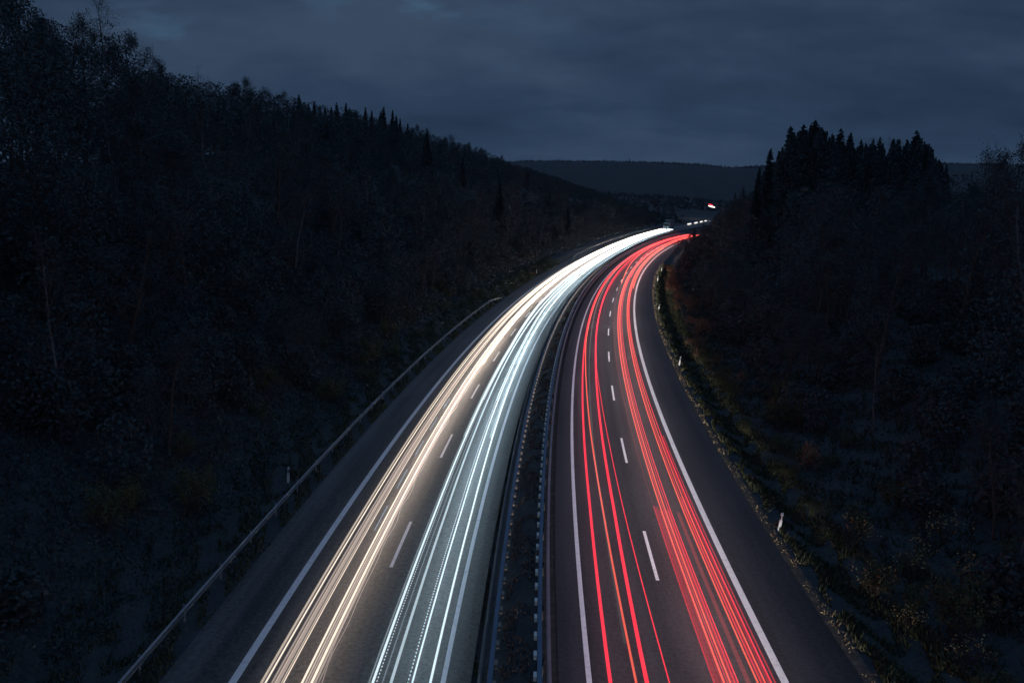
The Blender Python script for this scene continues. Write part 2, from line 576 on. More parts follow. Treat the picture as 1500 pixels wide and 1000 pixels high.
WB = [(0.00, 0.00), (0.02, 0.02), (0.095, 0.05), (0.095, 0.09), (-0.05, 0.11), (-0.05, 0.20), (0.095, 0.225), (0.095, 0.26), (0.02, 0.29), (0.0, 0.31),
      (-0.006, 0.31), (0.012, 0.285), (0.087, 0.255), (0.087, 0.23), (-0.058, 0.20), (-0.058, 0.11), (0.087, 0.085), (0.087, 0.055), (0.012, 0.025), (-0.006, 0.0), (0, 0)]


def roadside_rail(name, label, ss, ofun, hfun, face, post_step, cat='guardrail', group='crash barriers of the motorway'):
    root = empty(name, pt(ss[0], ofun(ss[0]), 0))
    tag(root, label, cat, group)
    inv = Matrix.Translation(-Vector(root.location))
    b = MB()
    for rp_ in ([(0, .03), (.085, .05), (.085, .09), (0, .11), (0, .03)], [(0, .20), (.085, .215), (.085, .26), (0, .28), (0, .20)]):
        profile_sweep(b, [(a * face, z + 0.44) for a, z in rp_], ss, 0, hfun, ofun)
    o = b.build('beam', M_STEEL, root); o.data.transform(inv)
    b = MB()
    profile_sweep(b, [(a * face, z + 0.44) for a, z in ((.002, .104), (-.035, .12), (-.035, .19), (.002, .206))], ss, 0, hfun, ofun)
    o = b.build('groove', M_SHADE_DARK, root); o.data.transform(inv)  # valley between the ridges, its shade painted dark
    posts = [s for s in np.arange(ss[0] + 1.0, ss[-1] - 0.5, post_step)]
    rest = MB(); nrest = 0
    for i, s in enumerate(posts):
        p = pt(s, ofun(s) - 0.09 * face, 0.0)
        th = float(np.interp(s, S, TH))
        q = MB() if i < 99 else rest
        hh = 0.72 + hfun(s) + 0.15
        q.box((p[0], p[1], p[2] - 0.15 + hh / 2), (0.055, 0.10, hh), -th)
        if i < 99:
            o = q.build('post', M_STEEL, root); o.data.transform(inv)
        else:
            nrest += 1
    if nrest:
        o = rest.build('far_post', M_STEEL, root); o.data.transform(inv); o['kind'] = 'stuff'
    return root


ss1 = np.concatenate([np.arange(-40, 140, 1.5), np.arange(140, 152.1, 1.0)])
roadside_rail('crash_barrier', 'long grey two-ridged guardrail along the dark left shoulder, its far end bent down', ss1,
              lambda s: -16.42 - 0.12 * np.clip((s - 45) / 60, 0, 1) + 0.75 * np.clip((s - 143) / 9, 0, 1)**2,
              lambda s: -0.62 * np.clip((s - 141) / 11, 0, 1)**1.3, 1, 4.0)
ss2 = np.concatenate([np.arange(235.5, 262, 1.0), np.arange(262, 440, 2.5)])
r2 = lambda s: np.interp(s, [235.5, 237.5, 241, 247, 252, 258, 272, 300, 325, 440], [-12.6, -13.3, -14.0, -14.7, -15.15, -15.45, -15.75, -15.8, -15.9, -16.0])
roadside_rail('crash_barrier', 'thin blue-grey guardrail with a curved end starting far up the left shoulder', ss2, r2, lambda s: 0.0, 1, 4.0)


def median_barrier(label, o_box, o_beam, side, block_mat, zb, beam_mat, s0=-40, s1=430):
    """side = +1: traffic on the right of it"""
    root = empty('median_barrier', pt(s0, o_box, 0))
    tag(root, label, 'guardrail', 'crash barriers of the motorway')
    inv = Matrix.Translation(-Vector(root.location))
    ss = np.arange(s0, s1, 2.0)
    b = MB()
    w, h = 0.085, 0.10
    profile_sweep(b, [(-w, zb), (w, zb), (w, zb + 0.18), (-w, zb + 0.18), (-w, zb)], ss, o_box)
    o = b.build('box_beam', M_BLUE, root); o.data.transform(inv)
    b = MB()
    profile_sweep(b, [(a * side, z + 0.40) for a, z in WB], ss, o_beam)
    o = b.build('beam', beam_mat, root); o.data.transform(inv)
    rest = MB()
    st = [28.1 + 1.43 * k for k in range(-2, 270)]
    n = 0
    for s in st:
        th = float(np.interp(s, S, TH))
        p = pt(s, o_box - side * 0.165, 0)
        q = MB() if n < 98 else rest
        q.box((p[0], p[1], p[2] + zb + 0.10), (0.12, 0.36, 0.17), -th)
        if n < 98:
            o = q.build('spacer', block_mat, root); o.data.transform(inv)
        n += 1
    o = rest.build('far_spacer', block_mat, root); o.data.transform(inv); o['kind'] = 'stuff'
    rest = MB()
    n = 0
    for s in np.arange(21.0, s1, 4.29):
        th = float(np.interp(s, S, TH))
        p = pt(s, o_box + side * 0.12, 0)
        c = MB() if n < 95 else rest
        c.box((p[0], p[1], p[2] + zb / 2 - 0.06), (0.06, 0.12, zb - 0.06), -th)
        if n < 95:
            o = c.build('post', M_SHADE_DARK, root); o.data.transform(inv)
        n += 1
    if rest.v:
        o = rest.build('far_post', M_SHADE_DARK, root); o.data.transform(inv); o['kind'] = 'stuff'


median_barrier('blue-tinted box-beam barrier on the right of the median with pale spacer blocks', -1.83, -1.50, 1, M_BLOCK, 0.76, M_STEEL)
median_barrier('blue-tinted box-beam barrier on the left side of the median beside the cool white lights', -3.60, -3.95, -1, M_GALV, 0.50, M_STEEL_OLD)


# ------------------------------------------------------------------ delineator posts
def delineator(s, o, label, lean=0.0, h=1.05, turn=0.0):
    p = pt(s, o, 0)
    z = float(ground_z(p[0], p[1]))
    root = empty('delineator_post', (p[0], p[1], z - 0.05), -float(np.interp(s, S, TH)) + turn)
    root.rotation_euler[1] = lean
    tag(root, label, 'roadside post', 'white delineator posts')
    b = MB()
    b.box((0, 0, h * 0.33), (0.135, 0.14, h * 0.66), 0, 0.94)
    b.build('post_body', M_WHITE, root)
    b = MB()
    b.box((0, 0, h * 0.66 + h * 0.095), (0.118, 0.125, h * 0.19), 0, 1.0)
    b.build('black_band', M_BLACK, root)
    b = MB()
    vs = [(-0.058, -0.062, h * 0.85), (0.058, -0.062, h * 0.85), (0.058, 0.062, h * 0.85), (-0.058, 0.062, h * 0.85),
          (-0.055, -0.06, h * 0.985), (0.055, -0.06, h * 1.03), (0.055, 0.06, h * 1.03), (-0.055, 0.06, h * 0.985)]
    b.add(vs, [(3, 2, 1, 0), (4, 5, 6, 7), (0, 1, 5, 4), (1, 2, 6, 5), (2, 3, 7, 6), (3, 0, 4, 7)])
    b.build('cap', M_WHITE, root)
    b = MB()
    b.box((0, -0.066, h * 0.755), (0.05, 0.010, h * 0.15))
    b.box((0, 0.066, h * 0.755), (0.05, 0.010, h * 0.15))
    b.build('reflector', M_REFL, root)


for s, o, lab, ln in ((45.1, 10.95, 'nearest and largest white roadside post on the right verge, dark band near its top', R(7)),
                      (91.8, 11.0, 'second white post from the viewer on the right verge beside the bend', R(5)),
                      (138.2, 11.05, 'third white post from the viewer on the right verge, where the verge is narrow', R(6)),
                      (188.4, 11.1, 'fourth white post on the right verge, small, below the dark bushes', R(4)),
                      (213.9, 11.3, 'farthest white post on the right verge, at the tip of the verge', R(8)),
                      (50.7, -17.62, 'dim white post behind the left guardrail, closest one on that side', R(2)),
                      (200.3, -16.9, 'thin dim post on the left verge past the end of the first guardrail', R(-6))):
    delineator(s, o, lab, ln)
b_ = empty('fallen_barricade', (*pt(196.6, -17.2)[:2], float(ground_z(*pt(196.6, -17.2)[:2]))), -0.2)
tag(b_, 'low rust-red barricade board lying on the left verge beside a thin dim post', 'barricade')
q = MB(); q.box((0, 0, 0.42), (1.5, 0.05, 0.18)); q.build('board', M_ORANGE, b_)
for sx in (-0.8, 0.8):
    q = MB(); q.box((sx, 0.0, 0.15), (0.06, 0.05, 0.32)); q.box((sx, 0, 0.02), (0.3, 0.4, 0.05)); q.build('foot', M_BLACK, b_)


# ------------------------------------------------------------------ light trails
def tube(mb, ss, of, h, r, n=5):
    pts_ = [Vector(pt(s, of(s), h(s) if callable(h) else h)) for s in ss]
    rows = []
    for i, p in enumerate(pts_):
        a = pts_[max(i - 1, 0)]; b = pts_[min(i + 1, len(pts_) - 1)]
        d = (b - a).normalized()
        u = d.cross(Vector((0, 0, 1))).normalized(); w = Vector((0, 0, 1))
        rr = r(ss[i]) if callable(r) else r
        rows += [p + u * math.cos(2 * math.pi * k / n) * rr + w * math.sin(2 * math.pi * k / n) * rr for k in range(n)]
    fs = []
    for i in range(len(pts_) - 1):
        for k in range(n):
            fs.append((i * n + k, i * n + (k + 1) % n, (i + 1) * n + (k + 1) % n, (i + 1) * n + k))
    mb.add(rows, fs)


def ctrl(pairs):
    a = np.array([p[0] for p in pairs], dtype=float); b = np.array([p[1] for p in pairs], dtype=float)
    return lambda s: float(np.interp(s, a, b))


GW, GC, GR = 'warm white headlight trails of the outer oncoming lane', 'cool white headlight trails of the inner oncoming lane', 'red tail light trails of the departing lanes'


def trail(label, offs, h, r, m, s0=-30, s1=419, group=GW, grow=0.0006, step=3.0, wob=None, marks=None):
    of = ctrl(offs) if isinstance(offs, (list, tuple)) else (lambda s: offs)
    if wob:
        amp, per = wob
        base = of
        of = lambda s: base(s) + amp * math.sin(s * 2 * math.pi / per) * (0.6 + 0.4 * math.sin(s * 0.31))
        step = per / 8
    mb = MB()
    rad = lambda s: r * (1 + max(s - 40, 0) * grow * 4)
    if marks:                                           # flickering lamp: a broken line
        per, duty, send = marks
        s = s0
        while s < send:
            tube(mb, [s, s + per * duty], of, h, rad, 4)
            s += per
        if s1 > send:
            ss = list(np.arange(send, s1, step)) + [s1]
            tube(mb, ss, of, h, rad)
    else:
        ss = list(np.arange(s0, s1, step)) + [s1]
        tube(mb, ss, of, h, rad)
    o = mb.build('light_trail', m, smooth=True)
    return tag(o, label, 'light trail', group)


WARM = (1.0, 0.85, 0.71); WARM2 = (1.0, 0.82, 0.66); PINK = (1.0, 0.78, 0.68); COOL = (0.74, 0.91, 1.0); COOL2 = (0.78, 0.93, 1.0)
E_w1 = glow('glow_warm_bright', WARM, 0.50, 1.9)
E_w2 = glow('glow_warm_mid', PINK, 0.17, 0.75)
E_w3 = glow('glow_tan', WARM2, 0.25, 0.8)
E_w4 = glow('glow_warm_faint', PINK, 0.09, 0.5)
E_c1 = glow('glow_cool_bright', COOL, 0.26, 1.5)
E_c2 = glow('glow_cool_white', COOL2, 0.46, 1.9)
E_c3 = glow('glow_cool_faint', COOL, 0.10, 0.35)
RED = (1.0, 0.022, 0.050); RED2 = (1.0, 0.12, 0.068)
E_r1 = glow('glow_red', RED, 0.52, 0.9)
E_r2 = glow('glow_coral', RED2, 0.42, 1.25)
E_r5 = glow('glow_dark_red', RED, 0.24, 0.8)
E_gh = glow('glow_grey_ghost', (0.75, 0.85, 0.8), 0.02, 0.14)
E_r3 = glow('glow_red_dim', RED, 0.11, 0.3)
E_r4 = glow('glow_red_faint', (1.0, 0.10, 0.10), 0.07, 0.25)
E_b = glow('glow_pale_blue', (0.35, 0.7, 1.0), 0.22, 0.5)

H = 0.65
trail('tan headlight streak nearest the solid line of the left shoulder', [(0, -11.55), (45, -11.58), (100, -11.66), (300, -11.5)], H, 0.045, E_w3)
trail('thin bright white streak just inside the outermost tan one on the left lane', [(0, -11.44), (45, -11.42), (100, -11.45), (300, -11.2)], H, 0.034, E_w1)
trail('muted pinkish streak, first of a close bundle in the left warm group', [(0, -11.24), (45, -11.18), (120, -11.2)], H, 0.035, E_w2)
trail('thin muted streak, second of the close bundle in the left warm group', [(0, -11.15), (45, -11.06), (120, -11.0)], H, 0.025, E_w3)
trail('wide hazy pinkish streak in the middle of the left warm bundle', [(0, -11.06), (45, -10.97), (120, -10.95)], H, 0.055, E_w2)
trail('thin tan streak on the inner side of the left warm bundle', [(0, -10.95), (45, -10.83), (100, -10.9), (200, -10.8)], H, 0.024, E_w3)
trail('faint innermost streak of the left warm bundle', [(0, -10.91), (45, -10.74), (120, -10.75)], H, 0.02, E_w1)
trail('bright white streak on the outer side of the second warm group', [(0, -10.19), (45, -10.15), (100, -10.15)], H, 0.042, E_w1)
trail('narrow tan streak inside the second warm group', [(0, -10.07), (45, -10.03), (100, -10.0)], H, 0.028, E_w3)
trail('narrow pale streak between tan and broad white in the second warm group', [(0, -9.98), (45, -9.94), (100, -9.9)], H, 0.030, E_w2)
trail('broad bright white streak of the second warm group', [(0, -9.86), (45, -9.82), (100, -9.75)], H, 0.050, E_w1)
trail('pale pink streak inside the broad white one in the second warm group', [(0, -9.74), (45, -9.70), (100, -9.6)], H, 0.040, E_w2)
trail('wavering thin warm streak beside the second warm group, next to the dashed line', [(0, -9.50), (45, -9.54), (60, -9.58), (90, -9.40), (300, -9.35)], H, 0.013, E_w2, wob=(0.075, 5.2))
trail('fainter wavering streak crossing the other wavering one by the dashed line', [(0, -9.55), (45, -9.66), (60, -9.6), (90, -9.42), (300, -9.35)], H + .05, 0.012, E_w2, wob=(0.06, 6.7))
trail('short broad white streak that starts far up the second warm group', [(60, -9.62), (120, -9.5), (300, -9.45)], H, 0.055, E_w1, s0=88)
trail('pale blue broken streak between the two warm groups', [(44, -10.40), (61, -10.50), (90, -10.5)], H, 0.022, E_b, s0=42, s1=70, marks=(6.6, 0.55, 69))

A = [(0, -7.80), (45, -7.66), (100, -7.70), (137, -8.05), (193, -7.95), (300, -7.8)]
A2 = [(0, -6.44), (45, -6.26), (100, -6.40), (137, -6.75), (193, -6.6), (300, -6.4)]
B = [(0, -7.06), (45, -7.08), (100, -7.32), (137, -7.35), (300, -7.2)]
B2 = [(0, -5.72), (45, -5.68), (100, -5.92), (137, -6.0), (300, -5.8)]
sh = lambda L, d: [(a, b + d) for a, b in L]
trail('bright cool white streak next to the pink dash, outermost of the cool ones', A, H, 0.050, E_c2, group=GC)
trail('row of fine dots right beside the outermost cool streak', sh(A, 0.15), H + .05, 0.019, E_c2, group=GC, marks=(0.24, 0.45, 72), s0=10)
trail('second cool streak from the pink dash, softer than its neighbours', B, H, 0.055, E_c1, group=GC)
trail('bright cool streak with dots on its left, third of the cool ones', A2, H, 0.036, E_c2, group=GC)
trail('row of fine dots on the left of the third cool streak', sh(A2, -0.14), H + .05, 0.019, E_c2, group=GC, marks=(0.26, 0.45, 72), s0=10)
trail('bright cool streak closest to the inner solid edge line', B2, H, 0.048, E_c2, group=GC)
trail('thin faint cool streak between the first two cool streaks', sh(A, 0.34), H, 0.022, E_c3, group=GC)
trail('thin faint cool streak left of the outermost cool one', sh(A, -0.13), H, 0.03, E_c3, group=GC)
trail('broad cool white streak ending bluntly halfway up the oncoming lane, the outer one', sh(A, -0.05), H + .1, 0.10, E_c3, group=GC, s0=60, s1=193)
trail('broad cool white streak ending bluntly halfway up the oncoming lane, the inner one', sh(A2, 0.45), H + .1, 0.09, E_c3, group=GC, s0=60, s1=190.6)

T = 0.80
trail('crimson streak with a woven texture nearest the left edge line of the departing lanes', [(0, 0.56), (28, 0.62), (45, 0.76), (74, 0.84), (100, 0.87), (162, 0.95), (300, 1.0)], T, 0.070, E_r1, group=GR)
trail('red streak that leans in to touch the leftmost crimson one', [(0, 1.6), (28, 1.53), (45, 1.45), (60, 1.30), (77, 1.18), (100, 0.98), (162, 1.15), (240, 1.5), (300, 1.6)], T, 0.045, E_r2, group=GR)
trail('broad crimson streak in the middle of the left departing lane', [(0, 1.85), (28, 1.90), (45, 2.05), (74, 2.10), (100, 2.12), (162, 2.2), (300, 2.3)], T, 0.078, E_r1, group=GR)
trail('hair-thin red streak closest to the white dashes', [(0, 2.78), (28, 2.70), (45, 2.57), (57, 2.5), (72, 2.36), (84, 2.20), (110, 2.05), (162, 2.4), (240, 2.9)], T, 0.024, E_r1, group=GR)
trail('faint ghostly streak between the leftmost red streaks', [(0, 1.3), (45, 1.35), (100, 1.5), (162, 1.65)], T + .3, 0.05, E_gh, group=GR, s0=30, s1=210)
trail('thin red streak crossing from the right departing lane to the left in the bend', [(120, 4.6), (180, 4.2), (230, 3.2), (300, 2.2), (400, 2.0)], T, 0.04, E_r2, group=GR, s0=170)
trail('second thin red streak crossing lanes in the far bend', [(150, 6.0), (200, 5.4), (250, 4.4), (320, 3.4), (400, 3.2)], T, 0.035, E_r1, group=GR, s0=185)
for lab, o45, o100, rr, m_ in (
        ('outer left streak of the coral bundle on the right lane', 4.62, 4.76, 0.035, E_r2),
        ('second coral streak of the bundle on the right lane', 4.74, 4.88, 0.028, E_r5),
        ('third and brightest coral streak of the bundle on the right lane', 4.84, 5.02, 0.034, E_r2),
        ('fourth coral streak, inner side of the left bundle on the right lane', 5.00, 5.14, 0.028, E_r5),
        ('fifth fine red streak at the inner edge of the left bundle on the right lane', 5.12, 5.30, 0.022, E_r1),
        ('left streak of the second coral bundle beside the shoulder line', 5.82, 6.04, 0.036, E_r2),
        ('middle streak of the second coral bundle beside the shoulder line', 5.94, 6.16, 0.030, E_r5),
        ('fine right streak of the second coral bundle beside the shoulder line', 6.08, 6.27, 0.026, E_r2),
        ('outermost red streak nearest the bold white shoulder line', 6.30, 6.38, 0.024, E_r1)):
    trail(lab, [(0, o45 + 0.02), (45, o45), (100, o100), (164, o100 + 0.15), (300, o100 + 0.2)], T, rr, m_, group=GR)
for lab, o, rr, m_, s1 in (
        ('dim dark red band that starts beside the second white dash, left edge', 4.24, 0.030, E_r5, 45.5),
        ('dim translucent red band right of the left edge of the short wide group', 4.36, 0.075, E_r3, 45.3),
        ('translucent red veil in the left half of the short wide group', 4.55, 0.090, E_r3, 45.0),
        ('translucent red veil between the bright streaks of the short wide group', 4.92, 0.110, E_r3, 45.0),
        ('faint brownish band between the two red groups at the bottom of the picture', 5.45, 0.08, E_r4, 44.6),
        ('translucent red veil in the right half of the short wide group', 5.98, 0.100, E_r3, 47.0),
        ('dim dark red band next to the shoulder line at the bottom of the picture', 6.20, 0.075, E_r3, 60.0),
        ('fine dark red streak at the right edge of the short wide group', 6.40, 0.025, E_r5, 60.0)):
    trail(lab, o, T + 0.1, rr, m_, s1=s1, group=GR, s0=-30)
trail('dim red line that runs alone beside the coral bundle, left of it', [(45, 4.27), (100, 4.25), (164, 4.3)], T, 0.014, E_r4, s0=46, s1=230, group=GR)
trail('red streak starting bluntly far up beside the shoulder line', [(164, 6.75), (300, 6.8)], T, 0.05, E_r2, s0=162, s1=300, group=GR)

# headlights glimpsed farther along the motorway through the trees
E_f = glow('glow_distant_headlights', (1.0, 0.95, 0.85), 0.9, 0.9)
trail('broken string of distant headlights glinting through the trees past the truck', -12.5, 0.7, 0.30, E_f, s0=505, s1=640, group='distant lights in the valley', grow=0, marks=(30, 0.5, 640))
E_fr = glow('glow_distant_taillights', (1.0, 0.02, 0.04), 1.2, 1.2)
for nm, col, px, py, ww, hh, lab in (('vehicle_light', E_f, 1042.5, 302.6, 5.4, 1.3, 'tiny bright white glow of far traffic in the dark valley right of the road'),
                                    ('vehicle_light', E_fr, 1041.0, 299.7, 3.8, 0.6, 'tiny red glow just above the bright white one in the far valley')):
    x, y, z = sight(px, py, 900)
    mb = MB()
    for k in range(5):
        t = (k - 2) / 2
        c = Vector((x + t * ww * 0.5, y, z - t * ww * 0.12))
        mb.cyl(c - Vector((ww * 0.12, 0, -0.1)), c + Vector((ww * 0.12, 0, -0.1)), hh * (0.6 - 0.2 * abs(t)), hh * (0.6 - 0.2 * abs(t)), 8)
    tag(mb.build(nm, col), lab, 'distant light', 'distant lights in the valley')


# ------------------------------------------------------------------ headlight beams of the passing traffic (each is a lamp at headlight height)
def beam(s, o, h, toward, energy, col, down=5.6, size=R(11), blend=1.0, wide=4.5, soft=0.12):
    ld = bpy.data.lights.new('headlight', 'SPOT')
    ld.energy = energy
    ld.color = col
    ld.spot_size = size
    ld.spot_blend = blend
    ld.shadow_soft_size = soft
    o_ = bpy.data.objects.new('headlight', ld)
    p = Vector(pt(s, o, h))
    th = float(np.interp(s, S, TH))
    d = Vector((math.sin(th), math.cos(th), 0)) * toward
    d = d * math.cos(R(down)) + Vector((0, 0, -math.sin(R(down))))
    o_.location = p
    o_.rotation_euler = d.to_track_quat('-Z', 'Y').to_euler()
    o_.scale = (wide, 1, 1)                      # a dipped beam: wide and flat, cut off at the horizon
    link(o_)


BW, BC, BR = 350.0, 270.0, 6500.0
s = 8.0
while s < 419:
    beam(s, -10.75, 0.72, -1, BW, (1.0, 0.80, 0.66), wide=3.0)
    beam(s + 0.9, -6.9, 0.72, -1, BC, (0.62, 0.87, 1.0))
    s += 1.9 if s < 120 else 3.8
s = -30.0
while s < 330:
    f = 1.0 if s < 110 else 2.0
    beam(s, 5.4, 0.72, 1, f * BR * (0.75 + 0.6 * min(max(s, 0) / 150, 1)), (1.0, 0.95, 0.91), down=4.3)
    beam(s + 1, 1.5, 0.72, 1, f * BR * 0.30, (0.9, 0.93, 1.0))
    s += 2.2 * f

# ------------------------------------------------------------------ truck and overpass
p = pt(419.5, -9.2)
tk = empty('box_truck', p, -float(np.interp(424, S, TH)))
tk.scale = (1.12, 1.12, 1.12)
tag(tk, 'dark blue-grey lorry on the oncoming road where the white light trails end', 'truck')
b = MB(); b.box((0, 1.3, 1.75), (2.5, 2.3, 2.6)); b.box((0, 0.12, 1.0), (2.4, 0.2, 1.0)); b.build('cab', M_TRUCK, tk)
b = MB(); b.box((0, 0.135, 2.25), (2.2, 0.05, 0.95)); b.build('windscreen', M_GLASS, tk)
b = MB(); b.box((0, 7.6, 2.75), (2.55, 9.6, 3.0)); b.build('cargo_box', M_TARP, tk)
b = MB(); b.box((0, 6.9, 1.0), (0.9, 11, 0.35)); b.build('chassis', M_BLACK, tk)
for sx in (-1.05, 1.05):
    for yy in (1.2, 7.6, 9.0, 10.4):
        b = MB(); b.cyl((sx - 0.15, yy, 0.5), (sx + 0.15, yy, 0.5), 0.5, 0.5, 16); b.build('wheel', M_RUBBER, tk)
    b = MB(); b.box((sx * 0.85, -0.01, 0.72), (0.35, 0.06, 0.22)); b.build('headlight', M_REFL, tk)

xb0, yb0, _ = sight(943, 325, 530)
ob = empty('overpass_bridge', (xb0, yb0, 0), 0.0)
tag(ob, 'low dark bridge deck crossing over the motorway in the distance behind the truck', 'bridge')
b = MB(); b.box((30, 0, 5.0), (74, 9, 0.9)); b.build('deck', M_CONC, ob)
b = MB(); b.box((30, -4.65, 5.75), (74, 0.25, 0.6)); b.box((30, 4.65, 5.75), (74, 0.25, 0.6)); b.build('parapet', M_CONC, ob)
b = MB(); b.box((2.0, 0, 1.9), (3.0, 8.4, 5.2)); b.build('abutment', M_CONC, ob)
b = MB(); b.box((22.5, 0, 1.9), (0.8, 6, 5.2)); b.build('pier', M_CONC, ob)
b = MB()
for k in range(25):
    b.box((-6 + k * 3, -4.65, 6.55), (0.06, 0.06, 1.0))
b.box((30, -4.65, 7.07), (74, 0.06, 0.06))
b.build('railing', M_STEEL, ob)

# ------------------------------------------------------------------ plants
def tree_tubes(segs, m, name, n=5):
    """segs: list of (a, b, r0, r1)"""
    N = len(segs)
    A_ = np.array([s_[0] for s_ in segs]); B_ = np.array([s_[1] for s_ in segs])
    r0 = np.array([s_[2] for s_ in segs]); r1 = np.array([s_[3] for s_ in segs])
    d = B_ - A_; d /= np.linalg.norm(d, axis=1)[:, None] + 1e-9
    ref = np.where(np.abs(d[:, 2:3]) > 0.9, np.array([[1., 0, 0]]), np.array([[0, 0, 1.]]))
    u = np.cross(d, ref); u /= np.linalg.norm(u, axis=1)[:, None] + 1e-9
    w = np.cross(d, u)
    t = np.arange(n) * 2 * math.pi / n
    c, s_ = np.cos(t)[None, :, None], np.sin(t)[None, :, None]
    ring = u[:, None] * c + w[:, None] * s_
    Va = A_[:, None] + ring * r0[:, None, None]; Vb = B_[:, None] + ring * r1[:, None, None]
    k = np.arange(n); k2 = (k + 1) % n
    Q = np.stack([Va[:, k], Va[:, k2], Vb[:, k2], Vb[:, k]], axis=2).reshape(-1, 4, 3)
    return quads_mesh(name, Q, m)


def branch(segs, tips, p, d, L, r, depth, rnd, droop=0.0, twist=0.5, seglen=4, kids=3, ratio=0.62):
    p = np.array(p, float); d = np.array(d, float); d /= np.linalg.norm(d)
    for i in range(seglen):
        q = p + d * L / seglen
        r1 = r * (1 - 0.55 * (i + 1) / seglen)
        segs.append((p.copy(), q.copy(), r * (1 - 0.55 * i / seglen), r1))
        if depth > 0 and i >= 1:
            for _ in range(kids if i == seglen - 1 else max(1, kids - 1)):
                nd = d + rnd.normal(0, twist, 3) + np.array([0, 0, 0.12 - droop])
                branch(segs, tips, q, nd, L * ratio * rnd.uniform(0.7, 1.15), max(r1 * 0.6, 0.012), depth - 1, rnd, droop, twist, max(2, seglen - 1), kids, ratio)
        d = d + rnd.normal(0, 0.09, 3) + np.array([0, 0, 0.02 - droop * 0.3]); d /= np.linalg.norm(d)
        p = q
    tips.append(p.copy())


def make_broadleaf(seed, leafm, leaves, bare=False, barkm=None, hgt=15.0):
    rnd = np.random.default_rng(seed)
    segs, tips = [], []
    p = np.array([0, 0, -0.6]); d = np.array([0, 0, 1.0]); r = 0.24 if not bare else 0.15
    nseg = 10
    for i in range(nseg):
        q = p + d * hgt * 0.93 / nseg
        r2_ = r * (1 - 0.085)
        segs.append((p.copy(), q.copy(), r, r2_))
        if i >= 2:
            for _ in range(2 if not bare else 3):
                a = rnd.uniform(0, 2 * math.pi)
                rise = (0.65 if not bare else 1.1) + i * 0.08
                nd = np.array([math.cos(a), math.sin(a), rise])
                frac = 1 - (i / nseg) * 0.62
                branch(segs, tips, q, nd, hgt * (0.27 if not bare else 0.21) * frac * rnd.uniform(0.8, 1.2), r2_ * 0.42, 2, rnd,
                       droop=(0.05 if not bare else 0.16), twist=0.42, seglen=3, kids=2 if not bare else 3)
        d = d + rnd.normal(0, 0.05, 3); d[2] = 1; d /= np.linalg.norm(d)
        p = q; r = r2_
    branch(segs, tips, p, d, hgt * 0.14, r * 0.8, 2, rnd, twist=0.35, seglen=3, kids=3)
    trunk = [s_ for s_ in segs if s_[2] > 0.05]
    twigs = [s_ for s_ in segs if s_[2] <= 0.05]
    tips = np.array(tips)
    k = rnd.integers(0, len(tips), leaves)
    P_ = tips[k] + rnd.normal(0, 0.42 if not bare else 0.25, (leaves, 3))
    lq = leaf_quads(P_, 0.20 if not bare else 0.13)
    tm = tree_tubes(trunk, barkm or M_BARK, 'trunk', 6)
    # crown = twigs + leaves in one mesh
    N = len(twigs)
    cm = tree_tubes(twigs, M_TWIG, 'twig_part', 3)
    tv = np.zeros(len(cm.vertices) * 3, dtype=np.float32); cm.vertices.foreach_get('co', tv)
    allq = np.concatenate([tv.reshape(-1, 4, 3), lq.astype(np.float32)])
    crown = quads_mesh('crown', allq, M_TWIG)
    crown.materials.append(leafm)
    mi = np.zeros(len(allq), dtype=np.int32); mi[len(tv) // 12:] = 1
    crown.polygons.foreach_set('material_index', mi)
    bpy.data.meshes.remove(cm)
    return tm, crown, float(max(allq[:, :, 2].max(), 1))


